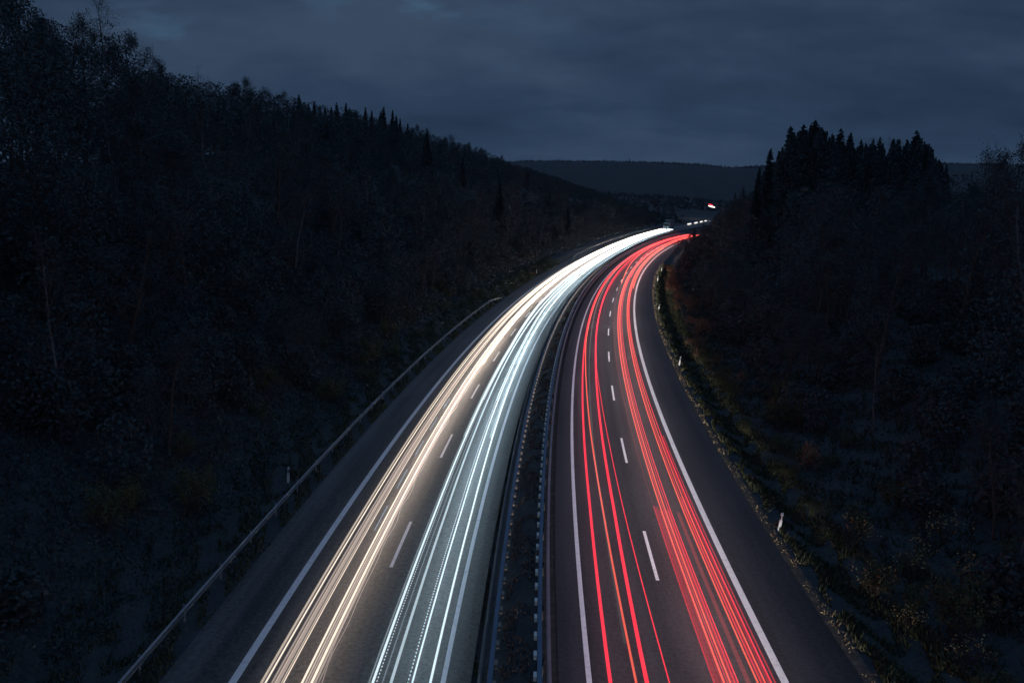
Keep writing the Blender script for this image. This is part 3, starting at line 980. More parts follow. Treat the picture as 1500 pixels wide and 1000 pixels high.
def make_spruce(seed, hgt=20.0, wid=3.3, needles=26):
    rnd = np.random.default_rng(seed)
    segs = [(np.array([0, 0, -0.6]), np.array([0, 0, hgt * 0.5]), 0.26, 0.15), (np.array([0, 0, hgt * 0.5]), np.array([0, 0, hgt]), 0.15, 0.02)]
    tw, Q = [], []
    z = 1.4
    while z < hgt - 0.3:
        t = z / hgt
        rad = wid * (1 - t)**0.85 * rnd.uniform(0.72, 1.12) + 0.15
        nb = int(9 - 4 * t)
        a0 = rnd.uniform(0, 6.28)
        for k in range(nb):
            a = a0 + k * 6.283 / nb + rnd.normal(0, 0.2)
            L = rad * rnd.uniform(0.65, 1.15)
            n = max(6, int(needles * L / 2.2))
            tt = np.linspace(0.12, 1, n)
            cx, cy = math.cos(a), math.sin(a)
            zj = z + rnd.uniform(-0.25, 0.25)
            # boughs sag, tips lift
            bz = zj - 0.42 * L * tt + 0.30 * L * tt**2.6
            Pb = np.stack([cx * L * tt, cy * L * tt, bz], 1)
            for j in range(0, n - 1, 3):
                tw.append((Pb[j], Pb[min(j + 3, n - 1)], 0.03, 0.018))
            w_ = (0.55 * (1 - tt * 0.75) + 0.12) * min(1.0, L / 1.6 + 0.3)
            side = np.array([-cy, cx, 0])
            for sgn in (-1, 1):
                tip = Pb + side * (w_ * sgn)[:, None] * rnd.uniform(0.6, 1.15, n)[:, None] + np.array([cx, cy, 0]) * 0.16 + np.array([0, 0, -1]) * (0.16 * rnd.uniform(0.3, 1.5, n))[:, None]
                dirb = np.array([cx, cy, -0.15]) * 0.085
                Q.append(np.stack([Pb - dirb, Pb + dirb, tip + dirb * 0.35, tip - dirb * 0.35], 1))
            hang = Pb + np.array([0, 0, -1]) * (rnd.uniform(0.3, 0.8, n) * min(1, L))[:, None]
            dirb = np.array([cx, cy, 0]) * 0.09
            Q.append(np.stack([Pb - dirb, Pb + dirb, hang + dirb * 0.3, hang - dirb * 0.3], 1))
        z += rnd.uniform(0.22, 0.36) * (1.1 - 0.35 * t)
    top = np.array([[0, 0, hgt - 0.3]])
    for k in range(10):
        a = k * 0.63
        Q.append(np.array([[[0, 0, hgt - 0.6], [0.03, 0, hgt - 0.5], [math.cos(a) * 0.22, math.sin(a) * 0.22, hgt - 0.35 + 0.1 * (k % 3)], [0, 0, hgt + 0.25]]]))
    tm = tree_tubes(segs, M_BARK, 'trunk', 7)
    lq = np.concatenate(Q)
    cm = tree_tubes(tw, M_TWIG, 'tw', 3)
    tv = np.zeros(len(cm.vertices) * 3, dtype=np.float32); cm.vertices.foreach_get('co', tv)
    bpy.data.meshes.remove(cm)
    allq = np.concatenate([tv.reshape(-1, 4, 3), lq.astype(np.float32)])
    crown = quads_mesh('crown', allq, M_NEEDLE)
    return tm, crown, hgt + 0.2


PROTO = {
    'broadleaf_tree': [make_broadleaf(11, M_LEAF_A, 9500), make_broadleaf(12, M_LEAF_B, 6500), make_broadleaf(13, M_LEAF_A, 8000), make_broadleaf(14, M_LEAF_B, 4200)],
    'bare_birch': [make_broadleaf(21, M_LEAF_B, 700, True, M_BIRCHBARK), make_broadleaf(22, M_LEAF_B, 1300, True, M_BIRCHBARK), make_broadleaf(23, M_LEAF_B, 250, True, M_BIRCHBARK)],
    'spruce_tree': [make_spruce(31), make_spruce(32, 19, 2.7), make_spruce(33, 21, 3.8)],
}

SKL = np.array([(-900, -400), (-100, -60), (40, -20), (60, 10), (100, 30), (150, 20), (185, 60), (200, 92), (250, 100), (300, 114), (340, 118), (400, 130), (430, 141), (520, 160),
                (600, 184), (700, 216), (750, 238), (800, 253), (870, 276), (930, 300), (984, 330)], float)
SKR = np.array([(985, 368), (1000, 348), (1020, 333), (1052, 312), (1070, 292), (1095, 265), (1112, 246), (1127, 238), (1150, 210), (1165, 190), (1190, 182), (1205, 186),
                (1225, 198), (1240, 208), (1270, 210), (1290, 206), (1325, 203), (1345, 196), (1362, 212), (1380, 240), (1420, 246), (1440, 238), (1460, 218), (1480, 205), (1500, 200), (1600, 170), (2500, 100)], float)


def allowed_top(x, y, right):
    """highest z a tree at x, y may reach without breaking the skyline read off the photograph"""
    lo, hi = 0.0, 60.0
    for _ in range(18):
        mid = (lo + hi) / 2
        u, v = to_px(x, y, mid)
        C = SKR if right else SKL
        lim = np.interp(u, C[:, 0], C[:, 1])
        if v > lim:
            lo = mid
        else:
            hi = mid
    return lo


ntree = {}


def put_tree(kind, var, x, y, h, label, group, wide=1.0):
    tm, cm, ph = PROTO[kind][var % len(PROTO[kind])]
    z = float(ground_z(x, y))
    root = empty(kind, (x, y, z), random.uniform(0, 6.28))
    k = h / ph
    w = k * random.uniform(0.85, 1.15) * wide
    root.scale = (w, w, k)
    root.rotation_euler[0] = random.gauss(0, 0.025); root.rotation_euler[1] = random.gauss(0, 0.025)
    tag(root, label, {'broadleaf_tree': 'tree', 'bare_birch': 'birch', 'spruce_tree': 'spruce'}[kind], group)
    link(bpy.data.objects.new('trunk', tm), root)
    link(bpy.data.objects.new('crown', cm), root)
    ntree[kind] = ntree.get(kind, 0) + 1
    return root


# skyline trees of the left hill: (px, py of the top, distance, kind, variant, label)
sky_left = [
    (12, -60, 92, 'broadleaf_tree', 0, 'dense dark tree filling the top left corner of the picture'),
    (45, 0, 98, 'broadleaf_tree', 2, 'dark leafy tree at the top left corner, its edge against the sky'),
    (88, 12, 104, 'broadleaf_tree', 3, 'loose thin-leaved tree right of the top left corner tree'),
    (112, 20, 108, 'broadleaf_tree', 1, 'clumpy small-leaved tree between the corner tree and the tall airy birch'),
    (150, -40, 112, 'bare_birch', 1, 'tall airy birch with fine drooping twigs near the top left corner'),
    (158, 34, 118, 'broadleaf_tree', 0, 'dark round crown at the foot of the tall airy birch'),
    (184, 62, 124, 'broadleaf_tree', 3, 'ragged tree at the step where the left skyline drops'),
    (205, 84, 140, 'broadleaf_tree', 2, 'low leafy tree just below the step of the left skyline'),
    (232, 88, 155, 'bare_birch', 0, 'small twiggy crown standing right of the step in the left skyline'),
    (250, 80, 160, 'broadleaf_tree', 1, 'pointed leafy crown on the left crest right of the step'),
    (283, 90, 175, 'bare_birch', 2, 'thin spiky bare tree on the upper left crest'),
    (305, 106, 190, 'bare_birch', 0, 'low pale twiggy tree on the left crest before the round dark crown'),
    (340, 107, 200, 'broadleaf_tree', 0, 'round dark crown standing out on the left crest'),
    (369, 108, 205, 'bare_birch', 1, 'thin bare tree just right of the round dark crown'),
    (395, 126, 215, 'broadleaf_tree', 3, 'low feathery crown following the round dark crown on the crest'),
    (415, 128, 225, 'broadleaf_tree', 1, 'feathery crown where the crest of leafy trees ends'),
    (438, 138, 240, 'spruce_tree', 0, 'first pointed spruce where conifers begin on the left crest'),
]
for k, px in enumerate(range(452, 600, 9)):
    base = np.interp(px, [450, 520, 560, 600], [147, 151, 156, 175])
    sky_left.append((px + random.uniform(-5, 5), base + random.choice([0, 4, 6, 8, 7, 9, 10]), np.interp(px, [450, 600], [250, 335]), 'spruce_tree', k,
                     'slim dark spruce in the jagged row on the middle of the left crest'))
for k, px in enumerate(range(604, 752, 8)):
    sky_left.append((px + random.uniform(-2, 2), np.interp(px, [600, 700, 750], [178, 213, 238]) + random.choice([-3, 0, 3, 5]), np.interp(px, [600, 750], [345, 470]),
                     random.choice(['broadleaf_tree', 'bare_birch', 'broadleaf_tree']), k, 'soft pale crown on the lower right end of the left crest'))
for px, py, yy, kind, var, lab in sky_left:
    x, y, z = sight(px, py, yy)
    gz = float(ground_z(x, y))
    put_tree(kind, var, x, y, max(z - gz, 5.0), lab, 'trees on the crest of the left hill', wide=1.0 if kind == 'spruce_tree' else 0.8)

sky_right = [
    (990, 362, 255, 'broadleaf_tree', 1, 1.6, 'low bushy tree hiding the inside of the far bend, nearest the verge tip'),
    (999, 351, 272, 'broadleaf_tree', 0, 1.3, 'bushy tree covering the end of the red trails at the far bend'),
    (1008, 341, 285, 'broadleaf_tree', 2, 1.2, 'small tree behind the bushy one at the end of the red trails'),
    (1018, 334, 300, 'spruce_tree', 0, 1.2, 'short spruce right of the small trees at the end of the red trails'),
    (1030, 331, 290, 'broadleaf_tree', 3, 1.2, 'small leafy tree under the string of distant headlights'),
    (1127, 217, 158, 'spruce_tree', 1, 0.8, 'small pointed spruce leading the conifer group on the right'),
    (1112, 243, 150, 'spruce_tree', 0, 0.8, 'low spruce at the left foot of the right conifer group'),
    (1150, 208, 165, 'spruce_tree', 2, 1.0, 'sloping dark spruce left of the tallest conifers'),
    (1166, 184, 170, 'spruce_tree', 0, 1.2, 'tall spruce on the left shoulder of the tallest conifer clump'),
    (1178, 182, 176, 'spruce_tree', 2, 1.2, 'tall dense spruce in the tallest conifer clump, its middle one'),
    (1196, 176, 172, 'spruce_tree', 1, 1.35, 'tallest spruce of the wood on the right, highest top on that side'),
    (1206, 190, 178, 'spruce_tree', 0, 1.2, 'dark spruce on the right shoulder of the tallest conifer clump'),
    (1230, 188, 182, 'spruce_tree', 2, 1.3, 'broad dark spruce right of the notch beside the tallest clump'),
    (1242, 194, 186, 'spruce_tree', 1, 1.0, 'spruce on the right side of the broad one beside the notch'),
    (1256, 197, 190, 'bare_birch', 1, 0.9, 'thin twiggy crown rising between the conifers on the right'),
    (1268, 204, 195, 'spruce_tree', 0, 0.8, 'pointed spruce right of the twiggy crown in the conifer row'),
    (1277, 202, 197, 'spruce_tree', 1, 0.7, 'slim spruce in the lower middle of the right conifer row'),
    (1291, 200, 198, 'spruce_tree', 1, 0.8, 'slim pointed spruce standing free in the right conifer row'),
    (1304, 202, 196, 'spruce_tree', 2, 0.7, 'short spruce before the second twiggy crown on the right'),
    (1312, 203, 194, 'spruce_tree', 0, 0.7, 'slim spruce touching the second twiggy crown on the right'),
    (1326, 194, 190, 'bare_birch', 0, 0.8, 'second twiggy crown between conifers, left of the steep spruce'),
    (1347, 190, 170, 'spruce_tree', 2, 1.2, 'steep pointed spruce closing the conifer group on its right'),
    (1358, 212, 165, 'spruce_tree', 0, 1.0, 'dark spruce leaning on the steep pointed one'),
    (1372, 226, 150, 'bare_birch', 2, 0.9, 'feathery bare tree spreading right of the conifer group'),
    (1440, 232, 90, 'bare_birch', 0, 0.8, 'small twiggy tree left of the tall ones at the right edge'),
    (1462, 214, 82, 'broadleaf_tree', 3, 0.6, 'sparse-leaved tree beside the right edge of the picture'),
    (1480, 200, 76, 'bare_birch', 1, 0.9, 'tall bare birch close to the right edge of the picture'),
    (1502, 190, 70, 'broadleaf_tree', 1, 0.7, 'tall dark tree cut by the right edge of the picture'),
]
for px, py, yy, kind, var, wd, lab in sky_right:
    x, y, z = sight(px, py, yy)
    gz = float(ground_z(x, y))
    put_tree(kind, var, x, y, max(z - gz, 3.0), lab, 'trees of the wood on the right', wide=wd * (1.2 if kind == 'spruce_tree' else 1))

# trees on the slopes
rs = random.Random(5)
placed = []


def scatter(n, s_rng, o_rng, kinds, hr, label, group, right, mind=3.6, spow=1.0):
    k = 0; tries = 0
    while k < n and tries < n * 40:
        tries += 1
        s = s_rng[0] + (s_rng[1] - s_rng[0]) * rs.random()**spow
        o = o_rng[0] + (o_rng[1] - o_rng[0]) * rs.random()
        x, y, _ = pt(s, o)
        x, y = float(x), float(y)
        if y < 12: continue
        md = mind * (1 + s / 300)
        if any((x - a)**2 + (y - b)**2 < md * md for a, b in placed): continue
        gz = float(ground_z(x, y))
        top = allowed_top(x, y, right)
        h = min(rs.uniform(*hr), top - gz)
        if right:
            h = min(h, 2.5 + (o - 13.5) * 1.1 if s > 60 else 3.0 + (o - 14) * 0.8)
        else:
            h = min(h, 3.0 + (-19 - o) * 1.0)
        if h < 3.0: continue
        h = max(h, 3.5)
        u, v = to_px(x, y, gz + h * 0.6)
        if u < -60 or u > 1560 or v > 1100: continue
        kind = rs.choice(kinds)
        put_tree(kind, rs.randint(0, 5), x, y, h, label[kind], group, wide=1.15)
        placed.append((x, y)); k += 1


LL = {'broadleaf_tree': 'dark leafy tree among many like it on the left slope below the crest',
      'bare_birch': 'dark slender birch among many like it on the left slope below the crest',
      'spruce_tree': 'dark spruce among many like it on the left slope below the crest'}
RL = {'broadleaf_tree': 'dark leafy tree among many like it on the wooded bank right of the road',
      'bare_birch': 'dark slender birch among many like it on the wooded bank right of the road',
      'spruce_tree': 'dark spruce among many like it on the wooded bank right of the road'}
scatter(64, (24, 200), (-75, -22), ['broadleaf_tree', 'broadleaf_tree', 'bare_birch'], (9, 16), LL, 'dark trees on the left slope', False, spow=1.0)
scatter(62, (200, 560), (-95, -22), ['broadleaf_tree', 'spruce_tree', 'bare_birch'], (10, 17), LL, 'dark trees on the left slope', False)
scatter(58, (20, 170), (16, 55), ['broadleaf_tree', 'bare_birch', 'broadleaf_tree'], (6, 15), RL, 'dark trees on the right bank', True, mind=3.0)
scatter(46, (130, 480), (14.5, 60), ['spruce_tree', 'broadleaf_tree', 'spruce_tree'], (6, 19), RL, 'dark trees on the right bank', True, mind=3.0)
print('trees', ntree)


# ---- the far-off woods, each reads as one mass
def wood_mass(name, pts_h, leafm, n_leaf=260, size=0.5, cone=False, label=None):
    Q = []
    for (x, y, z, h) in pts_h:
        near = size < 1 and y < 130
        n = int(n_leaf * 1.7) if near else n_leaf
        sz = 0.27 if near else size
        t = rng.random(n)
        if cone:
            r_ = (1 - t) * h * (0.2 if size > 1 else 0.25) * np.sqrt(rng.random(n)); zz = z + h * (0.05 + 0.95 * t)
        else:
            r_ = (h * 0.26 + 0.5) * np.sqrt(rng.random(n)) * np.sin(np.clip(t * 0.9 + 0.1, 0, 1) * math.pi)**0.5; zz = z + h * (0.15 + 0.85 * t)
        a = rng.random(n) * 6.283
        P_ = np.stack([x + r_ * np.cos(a), y + r_ * np.sin(a), zz], 1)
        Q.append(leaf_quads(P_, sz))
    me = quads_mesh(name, np.concatenate(Q), leafm)
    o = link(bpy.data.objects.new(name, me))
    tag(o, label, kind='stuff')
    return o


pts_l, pts_r, pts_c = [], [], []
for px in np.arange(1118, 1385, 5.0):                   # closed wood behind the conifers on the right
    for q_ in range(6):
        yy = random.uniform(160, 205)
        x, y, _ = map(float, sight(px + random.uniform(-4, 4), 300, yy))
        gz = float(ground_z(x, y)); h = (allowed_top(x, y, True) - gz) * random.uniform(0.82, 1.0)
        if 2 < h < 30: pts_c.append((x, y, gz, h))
k = 0
while len(pts_l) < 950 and k < 20000:
    k += 1
    s = random.uniform(18, 745); oc = float(np.interp(s, LCS, LCO)); o = random.uniform(max(oc - 12, -120), -23)
    x, y, _ = map(float, pt(s, o))
    if y < 14: continue
    gz = float(ground_z(x, y)); h = min(random.uniform(3, 12), allowed_top(x, y, False) - gz - 0.8, 2.5 + (-20 - o) * 0.7)
    if h > 2: pts_l.append((x, y, gz, h))
for k in range(700):
    s = 20 + 560 * random.random()**1.4; o = random.uniform(-48, -21.5)
    x, y, _ = map(float, pt(s, o)); gz = float(ground_z(x, y))
    pts_l.append((x, y, gz - 0.4, random.uniform(2.0, 4.5)))
# close stand along the crest, its tops just under the skyline trees
for s in np.arange(20, 745, 3.2):
    for q_ in range(3):
        oc = float(np.interp(s, LCS, LCO)); o = oc + random.uniform(-9, 12)
        x, y, _ = map(float, pt(s + random.uniform(-2, 2), o))
        gz = float(ground_z(x, y)); h = (allowed_top(x, y, False) - gz) * random.uniform(0.74, 0.985); h = min(h, 21)
        if 2 < h: pts_l.append((x, y, gz, h))
k = 0
while len(pts_r) < 800 and k < 20000:
    k += 1
    s = random.uniform(10, 620); o = random.uniform(16.5, 85)
    x, y, _ = map(float, pt(s, o))
    if y < 14: continue
    gz = float(ground_z(x, y)); h = min(random.uniform(3, 15), allowed_top(x, y, True) - gz - 0.8, 1.6 + (o - 14.5) * 0.7)
    if h > 2: pts_r.append((x, y, gz, h))
for k in range(620):
    s = 16 + 400 * random.random()**1.4; o = random.uniform(17, 42)
    x, y, _ = map(float, pt(s, o)); gz = float(ground_z(x, y))
    pts_r.append((x, y, gz - 0.4, random.uniform(1.8, 4.0)))
wood_mass('conifer_wood', pts_c, M_NEEDLE, 1100, 0.5, cone=True, label='closed dark conifer wood filling the gaps between the tall spruces on the right')
wood_mass('left_wood', pts_l, M_LEAF_A, 420, 0.46, label='dark closed mass of trees and thicket covering the left hillside')
wood_mass('right_wood', pts_r, M_LEAF_B, 420, 0.42, label='dark closed mass of trees and thicket covering the right bank')

# ---- far hills
def hill(name, prof, dist, depth, jag, hm=M_HILL, label_kind='structure', base=-4):
    """prof: (px, py) of the skyline; a long ridge at distance dist with a rounded back"""
    xs = np.arange(prof[0][0], prof[-1][0], 2.0)
    py = np.interp(xs, [p_[0] for p_ in prof], [p_[1] for p_ in prof])
    top = np.array([sight(a, b_, dist) for a, b_ in zip(xs, py)])
    rows = []
    for f, zf in ((-1.0, 0.0), (-0.75, 0.22), (-0.5, 0.52), (-0.25, 0.82), (0, 1.0), (0.4, 0.85), (1.0, 0.2)):
        r_ = top.copy()
        r_[:, 1] = dist + f * depth
        r_[:, 0] = top[:, 0] * (1 + 0 * f)
        n_ = np.interp(np.arange(len(xs)), np.arange(0, len(xs), 9), rng.normal(0, 1, len(np.arange(0, len(xs), 9))))
        r_[:, 2] = base + (top[:, 2] - base) * zf + (n_ * jag if 0 < zf < 1 else 0)
        rows.append(r_)
    V = np.concatenate(rows); n = len(xs)
    F = [(i * n + j, i * n + j + 1, (i + 1) * n + j + 1, (i + 1) * n + j) for i in range(len(rows) - 1) for j in range(n - 1)]
    me = bpy.data.meshes.new(name); me.from_pydata(V.tolist(), [], F); me.materials.append(hm)
    me.polygons.foreach_set('use_smooth', [True] * len(me.polygons))
    o = link(bpy.data.objects.new(name, me)); o['kind'] = label_kind
    return top


far_prof = [(400, 262), (650, 244), (740, 238), (770, 236.5), (810, 236.0), (880, 236.5), (940, 237.5), (990, 239.5), (1030, 241.5), (1065, 245.5), (1090, 245), (1130, 242.5),
            (1200, 240), (1300, 238.5), (1380, 239.5), (1420, 240), (1440, 241), (1550, 243), (1800, 250)]
topA = hill('distant_hills', far_prof, 2600, 900, 3.0)
near_prof = [(700, 262), (800, 270), (845, 276), (880, 284), (930, 287), (990, 290), (1040, 296), (1100, 300), (1300, 300), (1700, 310)]
topB = hill('wooded_foothills', near_prof, 1500, 420, 2.0, M_VALLEY)
cones = []
for i in range(2600):
    j = random.randrange(len(topA)); t_ = topA[j]
    f = random.uniform(-0.06, 0.05) if i < 2600 else 0.0
    zf = 1 - abs(f) * 0.72
    cones.append((t_[0] + random.uniform(-4, 4), 2600 + f * 900, -4 + (t_[2] + 4) * zf - 4, random.uniform(5, 9) * (1.0 if random.random() < 0.93 else 1.4)))
wood_mass('distant_wood', cones, M_HILL, 22, 3.4, cone=True, label='far wood whose tree tops roughen the skyline of the distant hills')
cones = []
for i in range(2600):
    j = random.randrange(len(topB)); t_ = topB[j]
    f = random.uniform(-0.8, 0.05)
    zf = 1 - abs(f) * 0.9
    cones.append((t_[0] + random.uniform(-4, 4), 1500 + f * 420, -4 + (t_[2] + 4) * max(zf, 0) - 5, random.uniform(7, 12)))
wood_mass('foothill_wood', cones, M_VALLEY, 26, 2.8, label='dim wood on the low foothills beyond the end of the road')

# ------------------------------------------------------------------ shrubs, grass, leaves
def make_shrub(seed, leafm, leaves, rad=1.2, hgt=1.8, size=0.11, clumps=9):
    rnd = np.random.default_rng(seed)
    segs, tips = [], []
    for k in range(clumps):
        a = rnd.uniform(0, 6.28); l = rnd.uniform(0.3, 1.0)
        branch(segs, tips, (0, 0, -0.1), (math.cos(a) * rad * l, math.sin(a) * rad * l, hgt * rnd.uniform(0.6, 1.0)), hgt * rnd.uniform(0.5, 0.85), 0.02, 1, rnd, twist=0.45, seglen=3, kids=3)
    tips = np.array(tips)
    P_ = tips[rnd.integers(0, len(tips), leaves)] + rnd.normal(0, 0.13, (leaves, 3))
    P_[:, 2] = np.abs(P_[:, 2])
    lq = leaf_quads(P_, size)
    return tree_tubes(segs, M_TWIG, 'stem', 3), quads_mesh('foliage', lq, leafm)


SH = {'green': [make_shrub(41, M_SHRUB, 1500), make_shrub(42, M_SHRUB, 1100, 1.0, 1.3)],
      'yellow': [make_shrub(43, M_SHRUB_Y, 170, 0.7, 1.5, 0.10, 6), make_shrub(44, M_SHRUB_Y, 110, 0.6, 1.2, 0.10, 5)],
      'rust': [make_shrub(45, M_BRACKEN, 900, 1.1, 1.4, 0.12), make_shrub(46, M_BRACKEN, 600, 0.9, 1.1, 0.12)]}


def put_shrub(colr, s, o, label, group, sc_=1.0):
    x, y, _ = map(float, pt(s, o))
    st, fo = SH[colr][random.randrange(2)]
    root = empty('shrub', (x, y, float(ground_z(x, y))), random.uniform(0, 6.28))
    root.scale = (sc_, sc_, sc_ * random.uniform(0.8, 1.15))
    tag(root, label, 'shrub', group)
    link(bpy.data.objects.new('stem', st), root)
    link(bpy.data.objects.new('foliage', fo), root)


for s, o, lab in ((38.5, 15.4, 'glinting yellow-leaved shrub on the right bank, first beside the pale post'),
                  (36.2, 16.8, 'yellow-leaved shrub on the right bank with sparkling leaves, upper one of the lower right corner'),
                  (34.2, 13.6, 'small yellow shrub by the edge of the road, lower right'),
                  (33.2, 16.2, 'sparse yellow shrub in the middle of the lower right corner'),
                  (31.2, 14.6, 'yellow-leaved shrub nearest the bottom of the picture on the right'),
                  (37.2, 13.2, 'low yellow shrub at the foot of the bank beside the road edge, lower right'),
                  (40.2, 16.4, 'dense little yellow shrub in the middle of the sparkling group on the right bank'),
                  (42.8, 14.2, 'faint yellowish shrub on the bank behind the nearest white post'),
                  (41.0, 17.8, 'higher yellow-brown shrub at the upper end of the sparkling group on the right bank')):
    put_shrub('yellow', s, o, lab, 'yellow-leaved shrubs on the right bank', random.uniform(0.8, 1.2))
for k in range(26):
    put_shrub('green', random.uniform(28, 95), random.uniform(13.3, 19), 'low dark green shrub on the right bank above the verge', 'green shrubs on the right bank', random.uniform(0.6, 1.15))
for k in range(46):
    put_shrub('rust', random.uniform(55, 215), random.uniform(13.5, 16.8), 'low rust-brown shrub on the foot of the right bank along the bend', 'rust-brown shrubs on the right bank', random.uniform(0.7, 1.3))
for k in range(34):
    put_shrub('green', random.uniform(26, 150), random.uniform(-24, -18.9), 'low dark shrub behind the left guardrail', 'dark shrubs behind the left guardrail', random.uniform(0.6, 1.2))


def blades(name, n, s_rng, o_rng, hgt, m, label, w=0.025, spow=1.6, clump=0.25):
    ss_ = s_rng[0] + (s_rng[1] - s_rng[0]) * rng.random(n)**spow
    oo_ = o_rng[0] + (o_rng[1] - o_rng[0]) * rng.random(n)
    # grow in tufts
    cell = (np.sin(ss_ * 1.7 + 2 * np.sin(oo_ * 3.1)) + np.sin(ss_ * 0.63 + oo_ * 2.2)) > -0.9 + 1.2 * (1 - clump * 2)
    ss_, oo_ = ss_[cell], oo_[cell]; n = len(ss_)
    x = np.interp(ss_, S, X) + oo_ * np.cos(np.interp(ss_, S, TH)); y = np.interp(ss_, S, Y) - oo_ * np.sin(np.interp(ss_, S, TH))
    z = ground_so(ss_, oo_, x, y)
    P_ = np.stack([x, y, z], 1)
    a = rng.random(n) * 6.283
    side = np.stack([np.cos(a), np.sin(a), 0 * a], 1) * w * (1 + ss_ / 45)[:, None]
    lean = rng.normal(0, 0.35, (n, 3)); lean[:, 2] = 1
    hh = (hgt * rng.uniform(0.4, 1.3, n))[:, None]
    tip = P_ + lean * hh; tip[:, 2] = P_[:, 2] + hh[:, 0] * rng.uniform(0.6, 1.0, n)
    me = quads_mesh(name, np.stack([P_ - side, P_ + side, tip + side * 0.15, tip - side * 0.15], 1), m)
    tag(link(bpy.data.objects.new(name, me)), label, kind='stuff')


blades('left_verge_grass', 26000, (24, 230), (-20.5, -15.55), 0.30, M_GRASS, 'dark tufty grass along the left guardrail')
blades('left_verge_dry_grass', 2600, (24, 200), (-16.35, -15.5), 0.16, M_DRY, 'sparse dry grass between the left shoulder and the guardrail')
blades('right_verge_grass', 42000, (24, 235), (10.9, 14.2), 0.32, M_GRASS, 'dark green grass on the right verge below the bank')
blades('right_verge_dry_grass', 5000, (24, 235), (10.35, 15.5), 0.28, M_DRY, 'scattered dry grass stalks on the right verge')
blades('bank_undergrowth', 26000, (24, 160), (13.5, 24), 0.45, M_GRASS, 'dim weeds and undergrowth covering the right bank', clump=0.2)
blades('median_grass', 14000, (22, 260), (-1.46, -1.14), 0.12, M_DRY, 'thin band of dry grass beside the right median barrier', w=0.012)
blades('median_edge_grass', 9000, (22, 260), (-4.32, -4.05), 0.13, M_GRASS, 'thin band of grass beside the left median barrier', w=0.014)
blades('median_weeds', 9000, (22, 200), (-3.3, -2.1), 0.18, M_MEDWEED, 'brownish weeds between the two median barriers', w=0.02)


def thicket(name, n, s_rng, o_rng, top, size, m, label, spow=1.5):
    ss_ = s_rng[0] + (s_rng[1] - s_rng[0]) * rng.random(n)**spow
    oo_ = o_rng[0] + (o_rng[1] - o_rng[0]) * rng.random(n)
    x = np.interp(ss_, S, X) + oo_ * np.cos(np.interp(ss_, S, TH)); y = np.interp(ss_, S, Y) - oo_ * np.sin(np.interp(ss_, S, TH))
    lump = 0.5 + 0.5 * np.sin(x * 1.3 + 2 * np.sin(y * 0.7)) * np.sin(y * 1.1 + 2 * np.sin(x * 0.8))
    z = ground_so(ss_, oo_, x, y) + rng.random(n) * top * (0.15 + lump)
    me = quads_mesh(name, leaf_quads(np.stack([x, y, z], 1), size * (0.6 + ss_ / 90), aspect=0.5), m)
    tag(link(bpy.data.objects.new(name, me)), label, kind='stuff')


thicket('near_brambles', 90000, (14, 95), (-44, -18.8), 0.55, 0.17, M_LEAF_B, 'tangle of low brambles on the near left slope beside the guardrail', spow=1.0)
blades('slope_grass', 70000, (16, 110), (-40, -17.4), 0.42, M_SLOPE, 'rough grass on the near left slope', clump=0.1, spow=1.1)
blades('bank_grass', 60000, (14, 110), (13.2, 40), 0.42, M_SLOPE, 'rough grass on the near right bank', clump=0.1, spow=1.1)
thicket('hillside_undergrowth', 150000, (16, 420), (-46, -20.2), 0.9, 0.20, M_LEAF_A, 'dark brambles and undergrowth covering the left slope between the trees')
thicket('bank_brambles', 110000, (14, 330), (14.2, 44), 0.8, 0.18, M_LEAF_B, 'dark brambles and undergrowth covering the right bank between the trees')
thicket('verge_weeds', 16000, (22, 200), (11.6, 14.4), 0.30, 0.10, M_SHRUB, 'low leafy weeds in the dip of the right verge')
thicket('left_verge_weeds', 15000, (22, 240), (-20.6, -17.0), 0.35, 0.10, M_SHRUB, 'low leafy weeds behind the left guardrail')


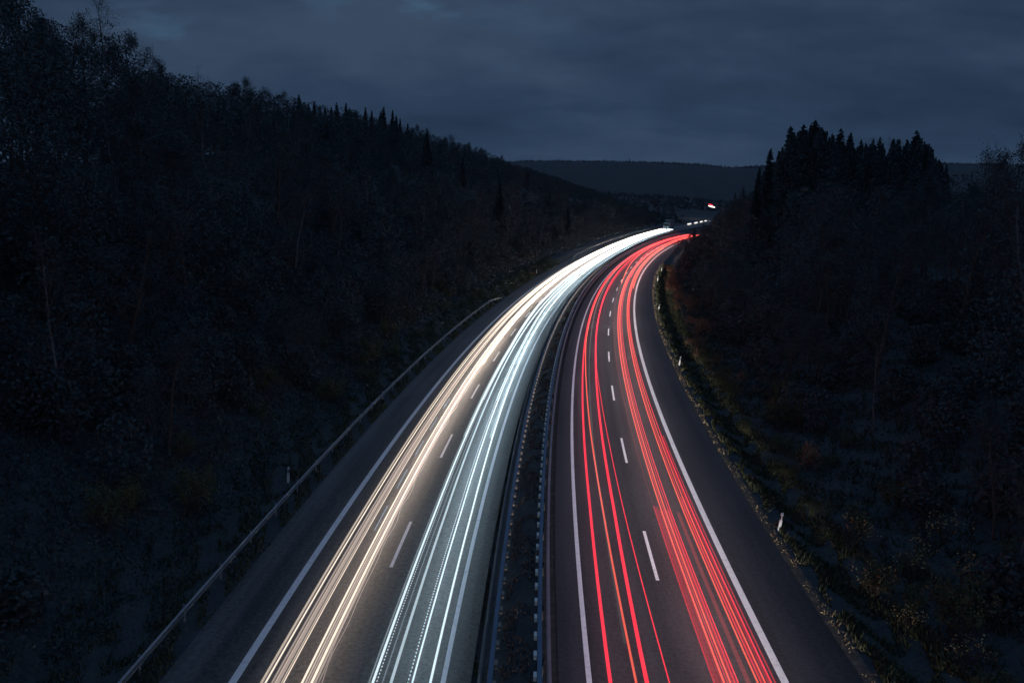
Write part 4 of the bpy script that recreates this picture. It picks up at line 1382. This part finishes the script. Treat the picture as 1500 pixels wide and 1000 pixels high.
def litter(name, n, s_rng, o_fun, size, label, m=M_LITTER):
    ss_ = s_rng[0] + (s_rng[1] - s_rng[0]) * rng.random(n)**1.5
    oo_ = o_fun(n)
    keep = (np.sin(ss_ * 0.9 + oo_ * 1.3) + np.sin(ss_ * 2.3 - oo_)) > -0.5
    ss_, oo_ = ss_[keep], oo_[keep]
    x = np.interp(ss_, S, X) + oo_ * np.cos(np.interp(ss_, S, TH)); y = np.interp(ss_, S, Y) - oo_ * np.sin(np.interp(ss_, S, TH))
    z = np.maximum(ground_so(ss_, oo_, x, y), np.where((oo_ > 10.2) & (oo_ < 10.75), zroad(ss_, oo_) + 0.02, -99)) + rng.uniform(0.01, 0.10, len(ss_))
    me = quads_mesh(name, leaf_quads(np.stack([x, y, z], 1), size, flat=0.6), m)
    tag(link(bpy.data.objects.new(name, me)), label, kind='stuff')


litter('right_fallen_leaves', 3200, (24, 200), lambda n: 10.3 + np.abs(rng.normal(0, 0.35, n)), 0.085, 'pale fallen leaves caught along the right edge of the road')
litter('bank_fallen_leaves', 2600, (24, 120), lambda n: 11 + 8 * rng.random(n), 0.09, 'scattered pale fallen leaves on the right bank')
litter('left_fallen_leaves', 1300, (24, 170), lambda n: -15.9 - 0.9 * rng.random(n), 0.08, 'pale fallen leaves scattered under the left guardrail')

for s_, o_ in ((100, 0), (250, -10), (424, -9), (424, 3.6), (520, -9), (600, -9), (690, -9)):
    print('proj', s_, o_, [round(v) for v in to_px(*map(float, pt(s_, o_)))])

# ------------------------------------------------------------------ night air
hm = bpy.data.materials.new('haze_air'); hm.use_nodes = True
nt = hm.node_tree; nt.nodes.clear()
out = nt.nodes.new('ShaderNodeOutputMaterial'); pv = nt.nodes.new('ShaderNodeVolumePrincipled')
pv.inputs['Density'].default_value = 5e-5; pv.inputs['Color'].default_value = (0.88, 0.93, 1.0, 1)
nt.links.new(pv.outputs[0], out.inputs['Volume'])
b = MB(); b.box((0, 6000, 110), (18400, 18400, 240)); o = b.build('haze', hm); o['kind'] = 'stuff'
